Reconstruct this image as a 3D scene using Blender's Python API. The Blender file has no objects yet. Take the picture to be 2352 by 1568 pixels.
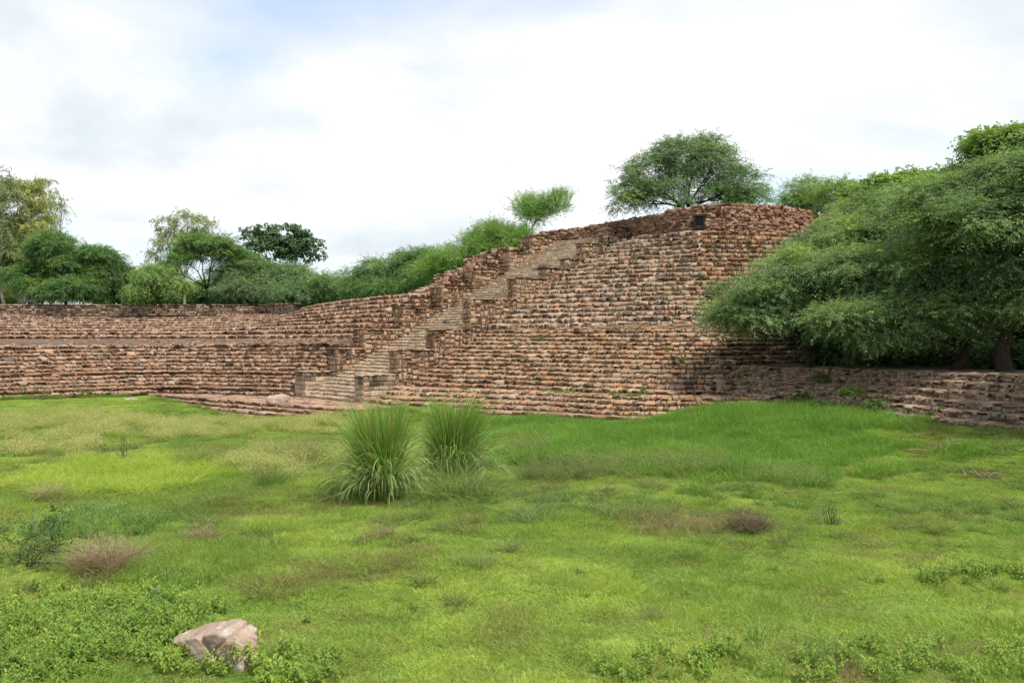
import bpy, bmesh, math, random
import numpy as np
from mathutils import Matrix, Vector, Euler

# ------------------------------------------------------------------ camera, sky, sun
scene = bpy.context.scene
COL = scene.collection
CAM_H = 5.1          # eye height above the pond floor
FPX, CX, HY = 2110.0, 1176.0, 770.0   # focal length, centre column and eye level on a 2352 px wide frame

cam_d = bpy.data.cameras.new('camera')
cam = bpy.data.objects.new('camera', cam_d)
COL.objects.link(cam)
cam.location = (0, 0, CAM_H)
cam.rotation_euler = (math.radians(90), 0, 0)
cam_d.sensor_width = 36.0
cam_d.lens = 36.0 * FPX / 2352.0
cam_d.shift_y = -(784.0 - HY) / 2352.0
cam_d.clip_start = 0.1
cam_d.clip_end = 8000
scene.camera = cam

SUN_EL = math.radians(60)
SUN_DIR = Vector((0.72, -0.69, 0)).normalized()      # horizontal direction towards the sun
sun_vec = Vector((SUN_DIR.x*math.cos(SUN_EL), SUN_DIR.y*math.cos(SUN_EL), math.sin(SUN_EL)))
sd = bpy.data.lights.new('sun', 'SUN')
sd.energy = 2.4
sd.angle = math.radians(3.5)
sd.color = (1.0, 0.95, 0.87)
sun = bpy.data.objects.new('sun', sd)
COL.objects.link(sun)
sun.rotation_euler = sun_vec.to_track_quat('Z', 'Y').to_euler()

world = bpy.data.worlds.new('World')
scene.world = world
world.use_nodes = True
wn, wl = world.node_tree.nodes, world.node_tree.links
wn.clear()
w_out = wn.new('ShaderNodeOutputWorld')
w_sky = wn.new('ShaderNodeTexSky'); w_sky.sky_type = 'NISHITA'; w_sky.sun_disc = False
w_sky.sun_elevation = SUN_EL
w_sky.sun_rotation = math.atan2(SUN_DIR.x, SUN_DIR.y)
w_sky.air_density = 1.0; w_sky.dust_density = 2.0
bg_sky = wn.new('ShaderNodeBackground'); bg_sky.inputs['Strength'].default_value = 0.13
wl.new(w_sky.outputs[0], bg_sky.inputs['Color'])
tc = wn.new('ShaderNodeTexCoord')
sepw = wn.new('ShaderNodeSeparateXYZ'); wl.new(tc.outputs['Generated'], sepw.inputs[0])
def wmath(op, a, b=None):
    n = wn.new('ShaderNodeMath'); n.operation = op
    for i, v in enumerate((a, b)):
        if v is None: continue
        if isinstance(v, (int, float)): n.inputs[i].default_value = v
        else: wl.new(v, n.inputs[i])
    return n.outputs[0]
zz = wmath('ADD', wmath('MAXIMUM', sepw.outputs[2], 0.0), 0.22)
comb = wn.new('ShaderNodeCombineXYZ')
wl.new(wmath('DIVIDE', sepw.outputs[0], zz), comb.inputs[0])
wl.new(wmath('DIVIDE', sepw.outputs[1], zz), comb.inputs[1])
SKY_OFF = (12.854301452636719, 3.9922072887420654, 6.49920654296875)
mapw = wn.new('ShaderNodeMapping'); mapw.inputs['Location'].default_value = SKY_OFF
wl.new(comb.outputs[0], mapw.inputs[0])
cn = wn.new('ShaderNodeTexNoise'); cn.inputs['Scale'].default_value = 0.75
cn.inputs['Detail'].default_value = 7; cn.inputs['Roughness'].default_value = 0.46; cn.inputs['Distortion'].default_value = 0.35
wl.new(mapw.outputs[0], cn.inputs['Vector'])
cr = wn.new('ShaderNodeValToRGB')
cr.color_ramp.elements[0].position = 0.33; cr.color_ramp.elements[0].color = (0.30, 0.30, 0.30, 1)
cr.color_ramp.elements[1].position = 0.50; cr.color_ramp.elements[1].color = (1, 1, 1, 1)
cr.color_ramp.interpolation = 'EASE'
wl.new(cn.outputs[0], cr.inputs[0])
cn2 = wn.new('ShaderNodeTexNoise'); cn2.inputs['Scale'].default_value = 0.9
cn2.inputs['Detail'].default_value = 7; cn2.inputs['Roughness'].default_value = 0.55; cn2.inputs['Distortion'].default_value = 0.4
map2 = wn.new('ShaderNodeMapping'); map2.inputs['Location'].default_value = (-19.650800704956055, 5.850645542144775, 6.6386189460754395)
wl.new(comb.outputs[0], map2.inputs[0]); wl.new(map2.outputs[0], cn2.inputs['Vector'])
cr2 = wn.new('ShaderNodeValToRGB')
cr2.color_ramp.elements[0].position = 0.38; cr2.color_ramp.elements[0].color = (0.70, 0.79, 0.85, 1)
cr2.color_ramp.elements[1].position = 0.55; cr2.color_ramp.elements[1].color = (1.0, 1.0, 1.02, 1)
wl.new(cn2.outputs[0], cr2.inputs[0])
bg_cl = wn.new('ShaderNodeBackground'); bg_cl.inputs['Strength'].default_value = 0.54
wl.new(cr2.outputs[0], bg_cl.inputs['Color'])
mixw = wn.new('ShaderNodeMixShader')
wl.new(cr.outputs[0], mixw.inputs[0]); wl.new(bg_sky.outputs[0], mixw.inputs[1]); wl.new(bg_cl.outputs[0], mixw.inputs[2])
wl.new(mixw.outputs[0], w_out.inputs[0])

scene.view_settings.view_transform = 'Standard'
scene.view_settings.look = 'None'
scene.view_settings.gamma = 1.0
scene.view_settings.use_curve_mapping = False
scene.view_settings.exposure = 1.0
scene.render.engine = 'CYCLES'
scene.cycles.max_bounces = 6
scene.cycles.diffuse_bounces = 4
scene.cycles.transmission_bounces = 4
scene.cycles.transparent_max_bounces = 8

rng = np.random.default_rng(7)
random.seed(7)

# ------------------------------------------------------------------ helpers
def px_x(x, Y): return (x - CX) / FPX * Y
def px_z(y, Y): return CAM_H - (y - HY) / FPX * Y
def at(x, y, Y): return np.array((px_x(x, Y), Y, px_z(y, Y)))
def to_px(p):
    p = np.asarray(p, float)
    return CX + p[..., 0]/p[..., 1]*FPX, HY + (CAM_H - p[..., 2])/p[..., 1]*FPX

def mesh_np(name, verts, faces, mat=None, cols=None, smooth=False):
    """verts (n,3), faces (m,k) array of one polygon size, or a list of such arrays."""
    if not isinstance(faces, list): faces = [faces]
    me = bpy.data.meshes.new(name)
    verts = np.ascontiguousarray(verts, np.float32)
    me.vertices.add(len(verts)); me.vertices.foreach_set('co', verts.ravel())
    idx = np.concatenate([np.asarray(f, np.int32).ravel() for f in faces])
    tot = np.concatenate([np.full(len(f), np.asarray(f).shape[1], np.int32) for f in faces])
    start = np.concatenate([[0], np.cumsum(tot)[:-1]]).astype(np.int32)
    me.loops.add(len(idx)); me.loops.foreach_set('vertex_index', idx)
    me.polygons.add(len(tot)); me.polygons.foreach_set('loop_start', start)
    me.polygons.foreach_set('loop_total', tot)
    if smooth: me.polygons.foreach_set('use_smooth', np.ones(len(tot), bool))
    me.update(calc_edges=True)
    if cols is not None:
        ca = me.color_attributes.new('Col', 'FLOAT_COLOR', 'POINT')
        c4 = np.ones((len(verts), 4), np.float32); c4[:, :3] = cols
        ca.data.foreach_set('color', c4.ravel())
    if mat is not None: me.materials.append(mat)
    return me

def link(name, data, parent=None, kind=None, label=None, cat=None, group=None, loc=None):
    o = bpy.data.objects.new(name, data)
    COL.objects.link(o)
    if loc is not None: o.location = loc
    if parent is not None: o.parent = parent
    if kind: o['kind'] = kind
    if label: o['label'] = label
    if cat: o['category'] = cat
    if group: o['group'] = group
    return o

def thing(name, label, cat, loc=(0, 0, 0), group=None):
    o = link(name, None, None, None, label, cat, group, loc)
    o.empty_display_size = 0.3
    return o

def catmull(P, n, closed=False):
    P = np.asarray(P, float)
    if len(P) == 2:
        t = np.linspace(0, 1, n)[:, None]
        return P[0]*(1-t) + P[1]*t
    Q = np.vstack([2*P[0]-P[1], P, 2*P[-1]-P[-2]])
    seg = np.linspace(0, len(P)-1-1e-9, n)
    i = seg.astype(int); t = (seg-i)[:, None]
    p0, p1, p2, p3 = Q[i], Q[i+1], Q[i+2], Q[i+3]
    return 0.5*((2*p1)+(-p0+p2)*t+(2*p0-5*p1+4*p2-p3)*t**2+(-p0+3*p1-3*p2+p3)*t**3)

def linres(P, n):
    P = np.asarray(P, float)
    d = np.concatenate([[0], np.cumsum(np.linalg.norm(np.diff(P[:, :2], axis=0), axis=1))])
    s = np.linspace(0, d[-1], n)
    return np.stack([np.interp(s, d, P[:, k]) for k in range(P.shape[1])], 1)

# value noise for terrain and colour maps
_tab = rng.random((256, 256))
def vnoise(x, y):
    x = np.asarray(x, float); y = np.asarray(y, float)
    xi = np.floor(x).astype(int); yi = np.floor(y).astype(int)
    fx = x-xi; fy = y-yi
    fx = fx*fx*(3-2*fx); fy = fy*fy*(3-2*fy)
    a = _tab[xi % 256, yi % 256]; b = _tab[(xi+1) % 256, yi % 256]
    c = _tab[xi % 256, (yi+1) % 256]; d = _tab[(xi+1) % 256, (yi+1) % 256]
    return (a*(1-fx)+b*fx)*(1-fy) + (c*(1-fx)+d*fx)*fy
def fbm(x, y, o=3):
    s = 0; a = 0.5; t = 0
    for k in range(o):
        s = s + a*vnoise(x*2**k+17*k, y*2**k+31*k); t += a; a *= 0.5
    return s/t
def sstep(a, b, x):
    t = np.clip((x-a)/(b-a), 0, 1); return t*t*(3-2*t)

# ------------------------------------------------------------------ materials
def new_mat(name):
    m = bpy.data.materials.new(name); m.use_nodes = True
    nt = m.node_tree; nt.nodes.clear()
    out = nt.nodes.new('ShaderNodeOutputMaterial')
    return m, nt, out
def nd(nt, typ, **kw):
    n = nt.nodes.new(typ)
    for k, v in kw.items(): setattr(n, k, v)
    return n
def mixcol(nt, a, b, fac, mode='MIX'):
    n = nt.nodes.new('ShaderNodeMix'); n.data_type = 'RGBA'; n.blend_type = mode
    for sock, v in ((n.inputs[0], fac), (n.inputs[6], a), (n.inputs[7], b)):
        if isinstance(v, (int, float)): sock.default_value = v
        elif isinstance(v, tuple): sock.default_value = (*v, 1) if len(v) == 3 else v
        else: nt.links.new(v, sock)
    return n.outputs[2]
def ramp(nt, src, p0, p1, c0=(0, 0, 0), c1=(1, 1, 1)):
    r = nt.nodes.new('ShaderNodeValToRGB')
    r.color_ramp.elements[0].position = p0; r.color_ramp.elements[0].color = (*c0, 1)
    r.color_ramp.elements[1].position = p1; r.color_ramp.elements[1].color = (*c1, 1)
    nt.links.new(src, r.inputs[0]); return r.outputs[0]
def noise(nt, vec, scale, detail=4, rough=0.55, dist=0.0):
    n = nt.nodes.new('ShaderNodeTexNoise')
    n.inputs['Scale'].default_value = scale; n.inputs['Detail'].default_value = detail
    n.inputs['Roughness'].default_value = rough; n.inputs['Distortion'].default_value = dist
    if vec is not None: nt.links.new(vec, n.inputs['Vector'])
    return n.outputs[0]
def world_pos(nt): return nd(nt, 'ShaderNodeNewGeometry').outputs['Position']
def principled(nt, out, col, rough=0.9, bump=None, bstr=0.4, bdist=0.02):
    p = nd(nt, 'ShaderNodeBsdfPrincipled')
    p.inputs['Roughness'].default_value = rough
    p.inputs['Specular IOR Level'].default_value = 0.25
    if isinstance(col, tuple): p.inputs['Base Color'].default_value = (*col, 1)
    else: nt.links.new(col, p.inputs['Base Color'])
    if bump is not None:
        b = nd(nt, 'ShaderNodeBump'); b.inputs['Strength'].default_value = bstr; b.inputs['Distance'].default_value = bdist
        nt.links.new(bump, b.inputs['Height']); nt.links.new(b.outputs[0], p.inputs['Normal'])
    nt.links.new(p.outputs[0], out.inputs[0]); return p

def stone_material(name, lichen=0.5, stain=(0.045, 0.04, 0.034)):
    m, nt, out = new_mat(name)
    pos = world_pos(nt)
    att = nd(nt, 'ShaderNodeAttribute', attribute_name='Col')
    oi = nd(nt, 'ShaderNodeObjectInfo')
    base = mixcol(nt, att.outputs['Color'], oi.outputs['Color'], 1.0, 'MULTIPLY')
    v = ramp(nt, noise(nt, pos, 5.5, 5, 0.6), 0.25, 0.75, (0.74, 0.72, 0.70), (1.2, 1.2, 1.18))
    c = mixcol(nt, base, v, 1.0, 'MULTIPLY')
    c = mixcol(nt, c, (0.34, 0.22, 0.14), ramp(nt, noise(nt, pos, 1.7, 4), 0.5, 0.75, (0, 0, 0), (0.35, 0.35, 0.35)))
    st = ramp(nt, noise(nt, pos, 2.3, 6, 0.68, 0.5), 0.60-0.10*lichen, 0.72-0.06*lichen)
    st = mixcol(nt, st, (0.6, 0.6, 0.6), 1.0, 'MULTIPLY')
    c = mixcol(nt, c, stain, st)
    pale = ramp(nt, noise(nt, pos, 3.9, 5, 0.6), 0.63, 0.72, (0, 0, 0), (0.3, 0.3, 0.3))
    c = mixcol(nt, c, (0.44, 0.36, 0.27), pale)
    principled(nt, out, c, 0.92, noise(nt, pos, 16, 6, 0.7), 0.9, 0.03)
    return m
M_STONE = stone_material('weathered_quartzite', 0.15)
M_STONE_WALL = stone_material('old_masonry_stone', 0.5)
M_STONE_DARK = stone_material('dark_shaded_stone', 1.3)  # far parapet's stone: its tree shade is put into the colour as darker patches

def earth_material(name, a, b, c, s=1.2, bs=0.5):
    m, nt, out = new_mat(name)
    pos = world_pos(nt)
    k = mixcol(nt, a, b, ramp(nt, noise(nt, pos, s, 6, 0.65), 0.38, 0.64))
    k = mixcol(nt, k, c, ramp(nt, noise(nt, pos, s*7, 5, 0.7), 0.55, 0.75))
    principled(nt, out, k, 0.97, noise(nt, pos, 14, 7, 0.75), bs, 0.05)
    return m
M_MORTAR = earth_material('dark_lime_mortar_and_dirt', (0.15, 0.11, 0.078), (0.10, 0.075, 0.055), (0.24, 0.18, 0.13), 1.6)
M_MORTAR_L = earth_material('pinkish_mortar', (0.23, 0.17, 0.13), (0.19, 0.145, 0.11), (0.32, 0.26, 0.21), 1.6)
M_MORTAR_P = earth_material('brown_lime_plaster', (0.15, 0.09, 0.06), (0.085, 0.06, 0.043), (0.2, 0.15, 0.11), 1.6)
M_TERRACE = earth_material('trodden_brown_earth', (0.155, 0.108, 0.078), (0.10, 0.068, 0.05), (0.21, 0.155, 0.115), 0.45, 0.9)
M_SOIL = earth_material('grass_covered_soil', (0.10, 0.17, 0.025), (0.14, 0.20, 0.034), (0.16, 0.16, 0.05), 0.35, 0.5)

def foliage_material(name, trans=0.32, rough=0.6, inst=False):
    m, nt, out = new_mat(name)
    if inst:
        a1 = nd(nt, 'ShaderNodeAttribute', attribute_name='Col')
        a2 = nd(nt, 'ShaderNodeAttribute', attribute_name='tint', attribute_type='INSTANCER')
        col = mixcol(nt, a1.outputs['Color'], a2.outputs['Color'], 1.0, 'MULTIPLY')
    else:
        col = nd(nt, 'ShaderNodeAttribute', attribute_name='Col').outputs['Color']
    p = nd(nt, 'ShaderNodeBsdfPrincipled'); p.inputs['Roughness'].default_value = rough
    p.inputs['Specular IOR Level'].default_value = 0.3
    t = nd(nt, 'ShaderNodeBsdfTranslucent')
    nt.links.new(col, p.inputs['Base Color'])
    tcol = mixcol(nt, col, (1.15, 1.25, 0.6), 1.0, 'MULTIPLY')
    nt.links.new(tcol, t.inputs['Color'])
    mx = nd(nt, 'ShaderNodeMixShader'); mx.inputs[0].default_value = trans
    nt.links.new(p.outputs[0], mx.inputs[1]); nt.links.new(t.outputs[0], mx.inputs[2])
    nt.links.new(mx.outputs[0], out.inputs[0])
    return m
M_LEAF = foliage_material('leaflets', 0.36)
M_BLADE = foliage_material('grass_blades', 0.35, 0.5)
M_INST = foliage_material('meadow_blades', 0.38, 0.55, inst=True)

def bark_material():
    m, nt, out = new_mat('rough_bark')
    pos = world_pos(nt)
    att = nd(nt, 'ShaderNodeAttribute', attribute_name='Col')
    v = ramp(nt, noise(nt, pos, 9, 6, 0.7), 0.3, 0.7, (0.55, 0.55, 0.55), (1.3, 1.3, 1.3))
    principled(nt, out, mixcol(nt, att.outputs['Color'], v, 1.0, 'MULTIPLY'), 0.95, noise(nt, pos, 22, 5), 0.8, 0.04)
    return m
M_BARK = bark_material()

def simple_mat(name, col, rough=0.7, s=8, k=0.35):
    m, nt, out = new_mat(name)
    pos = world_pos(nt)
    v = ramp(nt, noise(nt, pos, s, 5), 0.3, 0.7, (1-k,)*3, (1+k,)*3)
    principled(nt, out, mixcol(nt, col, v, 1.0, 'MULTIPLY'), rough, noise(nt, pos, s*3, 4), 0.4, 0.01)
    return m
M_WOOD = simple_mat('dark_weathered_wood', (0.03, 0.024, 0.022), 0.75, 14)
M_IRON = simple_mat('dull_iron', (0.16, 0.15, 0.14), 0.5, 30)

def boulder_material():
    m, nt, out = new_mat('pale_pink_rock')
    pos = world_pos(nt)
    c = mixcol(nt, (0.40, 0.30, 0.24), (0.30, 0.21, 0.15), ramp(nt, noise(nt, pos, 2.6, 6, 0.65), 0.4, 0.65))
    c = mixcol(nt, c, (0.52, 0.46, 0.42), ramp(nt, noise(nt, pos, 5, 5, 0.6, 0.6), 0.56, 0.68))
    c = mixcol(nt, c, (0.13, 0.12, 0.10), ramp(nt, noise(nt, pos, 7, 6, 0.7), 0.64, 0.72, (0, 0, 0), (0.7,)*3))
    principled(nt, out, c, 0.9, noise(nt, pos, 12, 8, 0.7), 0.9, 0.04)
    return m
M_BOULDER = boulder_material()

# ------------------------------------------------------------------ stones: shared rough blocks
def cube_grid(n):
    """surface of a cube cut n x n on each side: unit verts in [-.5,.5], quads"""
    vs = {}; faces = []
    def vid(p):
        return vs.setdefault(tuple(p), len(vs))
    for ax in range(3):
        for sgn in (0, n):
            for i in range(n):
                for j in range(n):
                    q = []
                    for (a, b) in ((0, 0), (1, 0), (1, 1), (0, 1)):
                        p = [0, 0, 0]; p[ax] = sgn; p[(ax+1) % 3] = i+a; p[(ax+2) % 3] = j+b
                        q.append(vid(p))
                    faces.append(q if sgn else q[::-1])
    V = np.array(list(vs.keys()), float)
    return V, np.array(faces, np.int32)

GRID3 = cube_grid(3)
def rough_block(r, bevel=0.16, jit=0.16, bump=0.035, worn=0.0):
    V, F = GRID3
    mp = np.array([0, bevel, 1-bevel, 1.0])
    U = mp[V.astype(int)]
    # pull the bevelled corner and edge vertices inwards: chamfer
    on = ((U < 1e-6) | (U > 1-1e-6)).sum(1)
    c = U-0.5
    c *= np.where(on == 3, 1-bevel*0.75, np.where(on == 2, 1-bevel*0.38, 1.0))[:, None]
    # skew the eight corners
    J = r.uniform(-jit, jit, (2, 2, 2, 3)); J[..., 1] *= 0.35; J[..., 2] *= 0.55
    w = U
    out = np.zeros_like(c)
    for i in (0, 1):
        for j in (0, 1):
            for k in (0, 1):
                ww = (w[:, 0] if i else 1-w[:, 0])*(w[:, 1] if j else 1-w[:, 1])*(w[:, 2] if k else 1-w[:, 2])
                out += ww[:, None]*J[i, j, k]
    c = c+out+r.normal(0, bump, c.shape)
    front = U[:, 1] < 0.01; second = (U[:, 1] > 0.01) & (U[:, 1] < 0.4)
    topv = U[:, 2] > 0.99; botv = U[:, 2] < 0.01
    c[front & topv, 2] -= worn; c[second & topv, 2] -= worn*0.25
    c[front & botv, 1] += worn*0.5; c[front & (U[:, 2] < 0.4), 1] += worn*0.12
    return np.clip(c, -0.62, 0.62), F
_r = np.random.default_rng(3)
BLOCKS = [rough_block(_r, _r.uniform(0.06, 0.15), 0.21, 0.03, _r.uniform(0.08, 0.30)) for _ in range(26)]
DRESSED = [rough_block(_r, _r.uniform(0.07, 0.12), 0.05, 0.012) for _ in range(12)]
ROUNDED = [rough_block(_r, _r.uniform(0.22, 0.30), 0.16, 0.04) for _ in range(18)]
SHAPES = {'rough': BLOCKS, 'dressed': DRESSED, 'round': ROUNDED}
_mesh_cache = {}
def block_mesh(shape, i, mat):
    k = (shape, i, mat.name)
    if k not in _mesh_cache:
        V, F = SHAPES[shape][i]
        _mesh_cache[k] = mesh_np('block', V, F, mat, np.ones((len(V), 3)))
    return _mesh_cache[k]

class Stones:
    """collects stone placements of one thing; the 300 that show largest become parts, the rest one joined part"""
    def __init__(self): self.rows = []
    def add(self, centre, size, ang, shape='rough', col=(1, 1, 1), tilt=(0, 0)):
        self.rows.append((centre, size, ang, shape, int(random.random()*len(SHAPES[shape])), col, tilt))
    def build(self, parent, mat, part='stone', rest='stone_courses', most=300, min_px=3.0):
        loc = np.array(parent.location)
        sc = []
        for (c, s, a, sh, i, col, t) in self.rows:
            x, y = to_px(np.array(c))
            inside = -20 < x < 2372 and -20 < y < 1590 and c[1] > 2
            w = s[0]*FPX/max(c[1], 1); h = s[2]*FPX/max(c[1], 1)
            sc.append(w*h*(1 if inside else 0))
        order = np.argsort(-np.array(sc)) if sc else []
        chosen = set(int(k) for k in order[:most] if sc[k] > 30)
        V = []; F = []; C = []; n = 0
        for k, (c, s, a, sh, i, col, t) in enumerate(self.rows):
            R = Euler((t[0], t[1], a)).to_matrix()
            if k in chosen:
                o = bpy.data.objects.new(part, block_mesh(sh, i, mat))
                COL.objects.link(o); o.parent = parent
                o.location = np.array(c)-loc; o.rotation_euler = (t[0], t[1], a); o.scale = s
                o.color = (*col, 1)
            else:
                B, Fb = SHAPES[sh][i]
                P = (B*np.array(s)) @ np.array(R).T + np.array(c) - loc
                V.append(P); F.append(Fb+n); C.append(np.tile(np.array(col), (len(B), 1))); n += len(B)
        if V:
            me = mesh_np(rest, np.vstack(V), np.vstack(F), mat, np.vstack(C))
            link(rest, me, parent, kind='stuff')

PAL_PINK = [(0.40, 0.27, 0.19), (0.36, 0.23, 0.16), (0.43, 0.31, 0.23), (0.33, 0.20, 0.135), (0.38, 0.30, 0.235), (0.42, 0.28, 0.19), (0.33, 0.25, 0.195), (0.29, 0.18, 0.125)]
PAL_WARM = [(0.40, 0.27, 0.17), (0.36, 0.23, 0.14), (0.44, 0.33, 0.22), (0.33, 0.195, 0.115), (0.38, 0.30, 0.21), (0.42, 0.255, 0.145), (0.33, 0.26, 0.185), (0.29, 0.19, 0.125), (0.37, 0.27, 0.185)]
PAL_TAN = [(0.44, 0.36, 0.25), (0.41, 0.32, 0.22), (0.46, 0.38, 0.28), (0.38, 0.29, 0.20), (0.43, 0.33, 0.24), (0.36, 0.31, 0.24)]
PAL_RED = [(0.36, 0.20, 0.135), (0.41, 0.25, 0.17), (0.32, 0.165, 0.11), (0.43, 0.29, 0.20), (0.38, 0.27, 0.21), (0.28, 0.15, 0.105)]
PAL_PIER = [(0.44, 0.32, 0.21), (0.41, 0.27, 0.18), (0.46, 0.36, 0.25), (0.37, 0.235, 0.16), (0.43, 0.31, 0.21), (0.35, 0.28, 0.21)]
PAL_GREY = [(0.36, 0.29, 0.23), (0.40, 0.30, 0.22), (0.33, 0.28, 0.24), (0.43, 0.34, 0.26), (0.37, 0.24, 0.17), (0.30, 0.25, 0.21)]
def pick(pal, dark=0.06, pale=0.03):
    c = np.array(pal[int(random.random()*len(pal))])*random.uniform(0.82, 1.15)
    q = random.random()
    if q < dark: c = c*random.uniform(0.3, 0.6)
    elif q < dark+pale: c = c*0.5+np.array((0.46, 0.39, 0.31))*0.5
    c = c*np.array((0.82, 0.76, 0.705))+np.array((0.02, 0.016, 0.012))
    return tuple(np.clip(c, 0.02, 0.72))

# ------------------------------------------------------------------ stepped embankments
NS = 90
def courses_of(segs, lin=False):
    """segs: list of (keyA, keyB, n): n noses from A to B inclusive -> list of dense (NS,3) nose lines"""
    out = []
    for (A, B, n) in segs:
        f = linres if lin else catmull
        A = f(np.array(A, float), NS); B = f(np.array(B, float), NS)
        for i in range(n):
            t = 0 if n == 1 else i/(n-1)
            out.append(A*(1-t)+B*t)
    return out
def outward(L):
    T = np.gradient(L[:, :2], axis=0)
    T /= np.linalg.norm(T, axis=1)[:, None]+1e-9
    return np.stack([T[:, 1], -T[:, 0]], 1), T

def stepped(parent, courses, first_h, st, pal, shape='rough', lens=(0.3, 0.95), core_mat=None, recess=0.10,
            back=3.0, cap=(0.68, 1.0), rows=1, core_name='core', pave_from=0.62, proud=0.045, clip=(-260, 2620),
            dark=0.06, zjit=0.02, chinks=True, pave_max=3.0, gap=(0.015, 0.05), wob=0.05, out_prob=0.03, seg_dark=None, tilt=0.0, pave_slope=0.0, skip_last=False):
    loc = np.array(parent.location)
    rowsV = []
    prev = courses[0].copy(); prev[:, 2] -= first_h
    for i, L in enumerate(courses):
        N, T = outward(L)
        # slow waviness of the nose line: hand-laid courses are never straight
        wv = (vnoise(np.arange(NS)*0.31+i*9.7, np.full(NS, i*3.3))-0.5)*2*wob
        wz = (vnoise(np.arange(NS)*0.27+i*5.1, np.full(NS, i*7.3+40))-0.5)*wob*0.8
        L = L.copy(); L[:, :2] += N*wv[:, None]; L[:, 2] += wz
        zb = prev[:, 2]
        bot = np.column_stack([L[:, :2]-N*recess, zb-0.035])
        top = np.column_stack([L[:, :2]-N*recess, L[:, 2]-0.035])
        rowsV += [bot, top]
        s = np.concatenate([[0], np.cumsum(np.linalg.norm(np.diff(L[:, :2], axis=0), axis=1))])
        def at_s(q):
            return np.array([np.interp(q, s, L[:, 0]), np.interp(q, s, L[:, 1]), np.interp(q, s, L[:, 2])])
        def n_s(q):
            n = np.array([np.interp(q, s, N[:, 0]), np.interp(q, s, N[:, 1])]); return n/np.linalg.norm(n)
        def h_s(q): return float(np.interp(q, s, L[:, 2]-zb))
        if i+1 < len(courses):
            tread = np.linalg.norm(courses[i+1][:, :2]-L[:, :2], axis=1)
        else: tread = np.full(NS, min(back, 0.5))
        for r in range(0 if (skip_last and i == len(courses)-1) else rows):
            q = -random.uniform(0, 0.3)
            while q < s[-1]:
                l = lens[0]+(lens[1]-lens[0])*random.random()**1.7
                if q+l > s[-1]+0.2: l = max(0.15, s[-1]-q)
                m = min(max(q+l/2, 0), s[-1])
                p = at_s(m); n = n_s(m)
                q += l
                x, y = to_px(p)
                if not (clip[0] < x < clip[1]): continue
                h = h_s(m)/rows
                zt = p[2]-r*h
                hs = h*random.uniform(*cap)
                td = float(np.interp(m, s, tread))
                dep = max(0.28, min(td+0.12, 0.75)) if r == 0 else 0.3
                o = random.uniform(-0.03, proud)
                if random.random() < out_prob: o += random.uniform(0.05, 0.16)
                g = random.uniform(*gap)
                ang = math.atan2(n[0], -n[1])
                c = np.array([p[0]+n[0]*(o-dep/2), p[1]+n[1]*(o-dep/2), zt-hs/2+random.uniform(-zjit, zjit)])
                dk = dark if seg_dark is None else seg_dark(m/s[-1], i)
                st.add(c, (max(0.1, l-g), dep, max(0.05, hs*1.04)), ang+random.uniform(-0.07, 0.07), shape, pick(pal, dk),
                       (tilt+random.uniform(-0.06, 0.06), random.uniform(-0.035, 0.035)))
                if chinks and hs < h*0.9:
                    qq = m-l/2
                    while qq < m+l/2:
                        cl = random.uniform(0.07, 0.22)
                        ph = max(0.04, (h-hs)*random.uniform(0.7, 1.1))
                        pp = at_s(min(max(qq+cl/2, 0), s[-1]))
                        st.add((pp[0]-n[0]*0.14, pp[1]-n[1]*0.14, pp[2]-r*h-hs-ph*0.42), (cl, 0.16, ph), ang+random.uniform(-.2, .2), 'round', pick(pal, 0.3, 0.08))
                        qq += cl*random.uniform(1.0, 2.4)
        # paving of wide treads
        if tread.max() > pave_from and i+1 < len(courses):
            Nx = courses[i+1]
            kmax = int(min(tread.max(), pave_max)/0.45)+1
            for k in range(1, kmax+1):
                q = random.uniform(0, 0.4)
                while q < s[-1]:
                    l = random.uniform(0.35, 0.95); m = min(q+l/2, s[-1]); q += l
                    td = float(np.interp(m, s, tread))
                    d0 = 0.25+0.45*(k-0.5)+0.2
                    if d0 > td+0.1: continue
                    p = at_s(m)
                    nx = np.array([np.interp(m, s, Nx[:, 0]), np.interp(m, s, Nx[:, 1])])
                    dirv = (nx-p[:2])/max(td, 0.01)
                    c2 = p[:2]+dirv*d0
                    x, y = to_px((c2[0], c2[1], p[2]))
                    if not (clip[0] < x < clip[1]): continue
                    n = n_s(m)
                    st.add((c2[0], c2[1], p[2]-0.075+(pave_slope*d0 if tread.max() > 1.45 and i > 8 else 0)+random.uniform(-0.02, 0.02)), (l-0.03, 0.44, 0.14), math.atan2(n[0], -n[1])+random.uniform(-.08, .08), 'rough', pick(pal, 0.03), (random.uniform(-.04, .04), random.uniform(-.03, .03)))
        prev = L
    N, T = outward(courses[-1])
    last = np.column_stack([courses[-1][:, :2]-N*back, courses[-1][:, 2]-0.035])
    rowsV.append(last)
    low = rowsV[0].copy(); low[:, 2] -= 0.8
    rowsV.insert(0, low)
    V = np.vstack(rowsV)-loc
    R = len(rowsV)
    a = (np.arange(R-1)[:, None]*NS+np.arange(NS-1)[None, :]).ravel()
    F = np.stack([a, a+1, a+NS+1, a+NS], 1)
    link(core_name, mesh_np(core_name, V, F, core_mat or M_MORTAR), parent)

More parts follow.
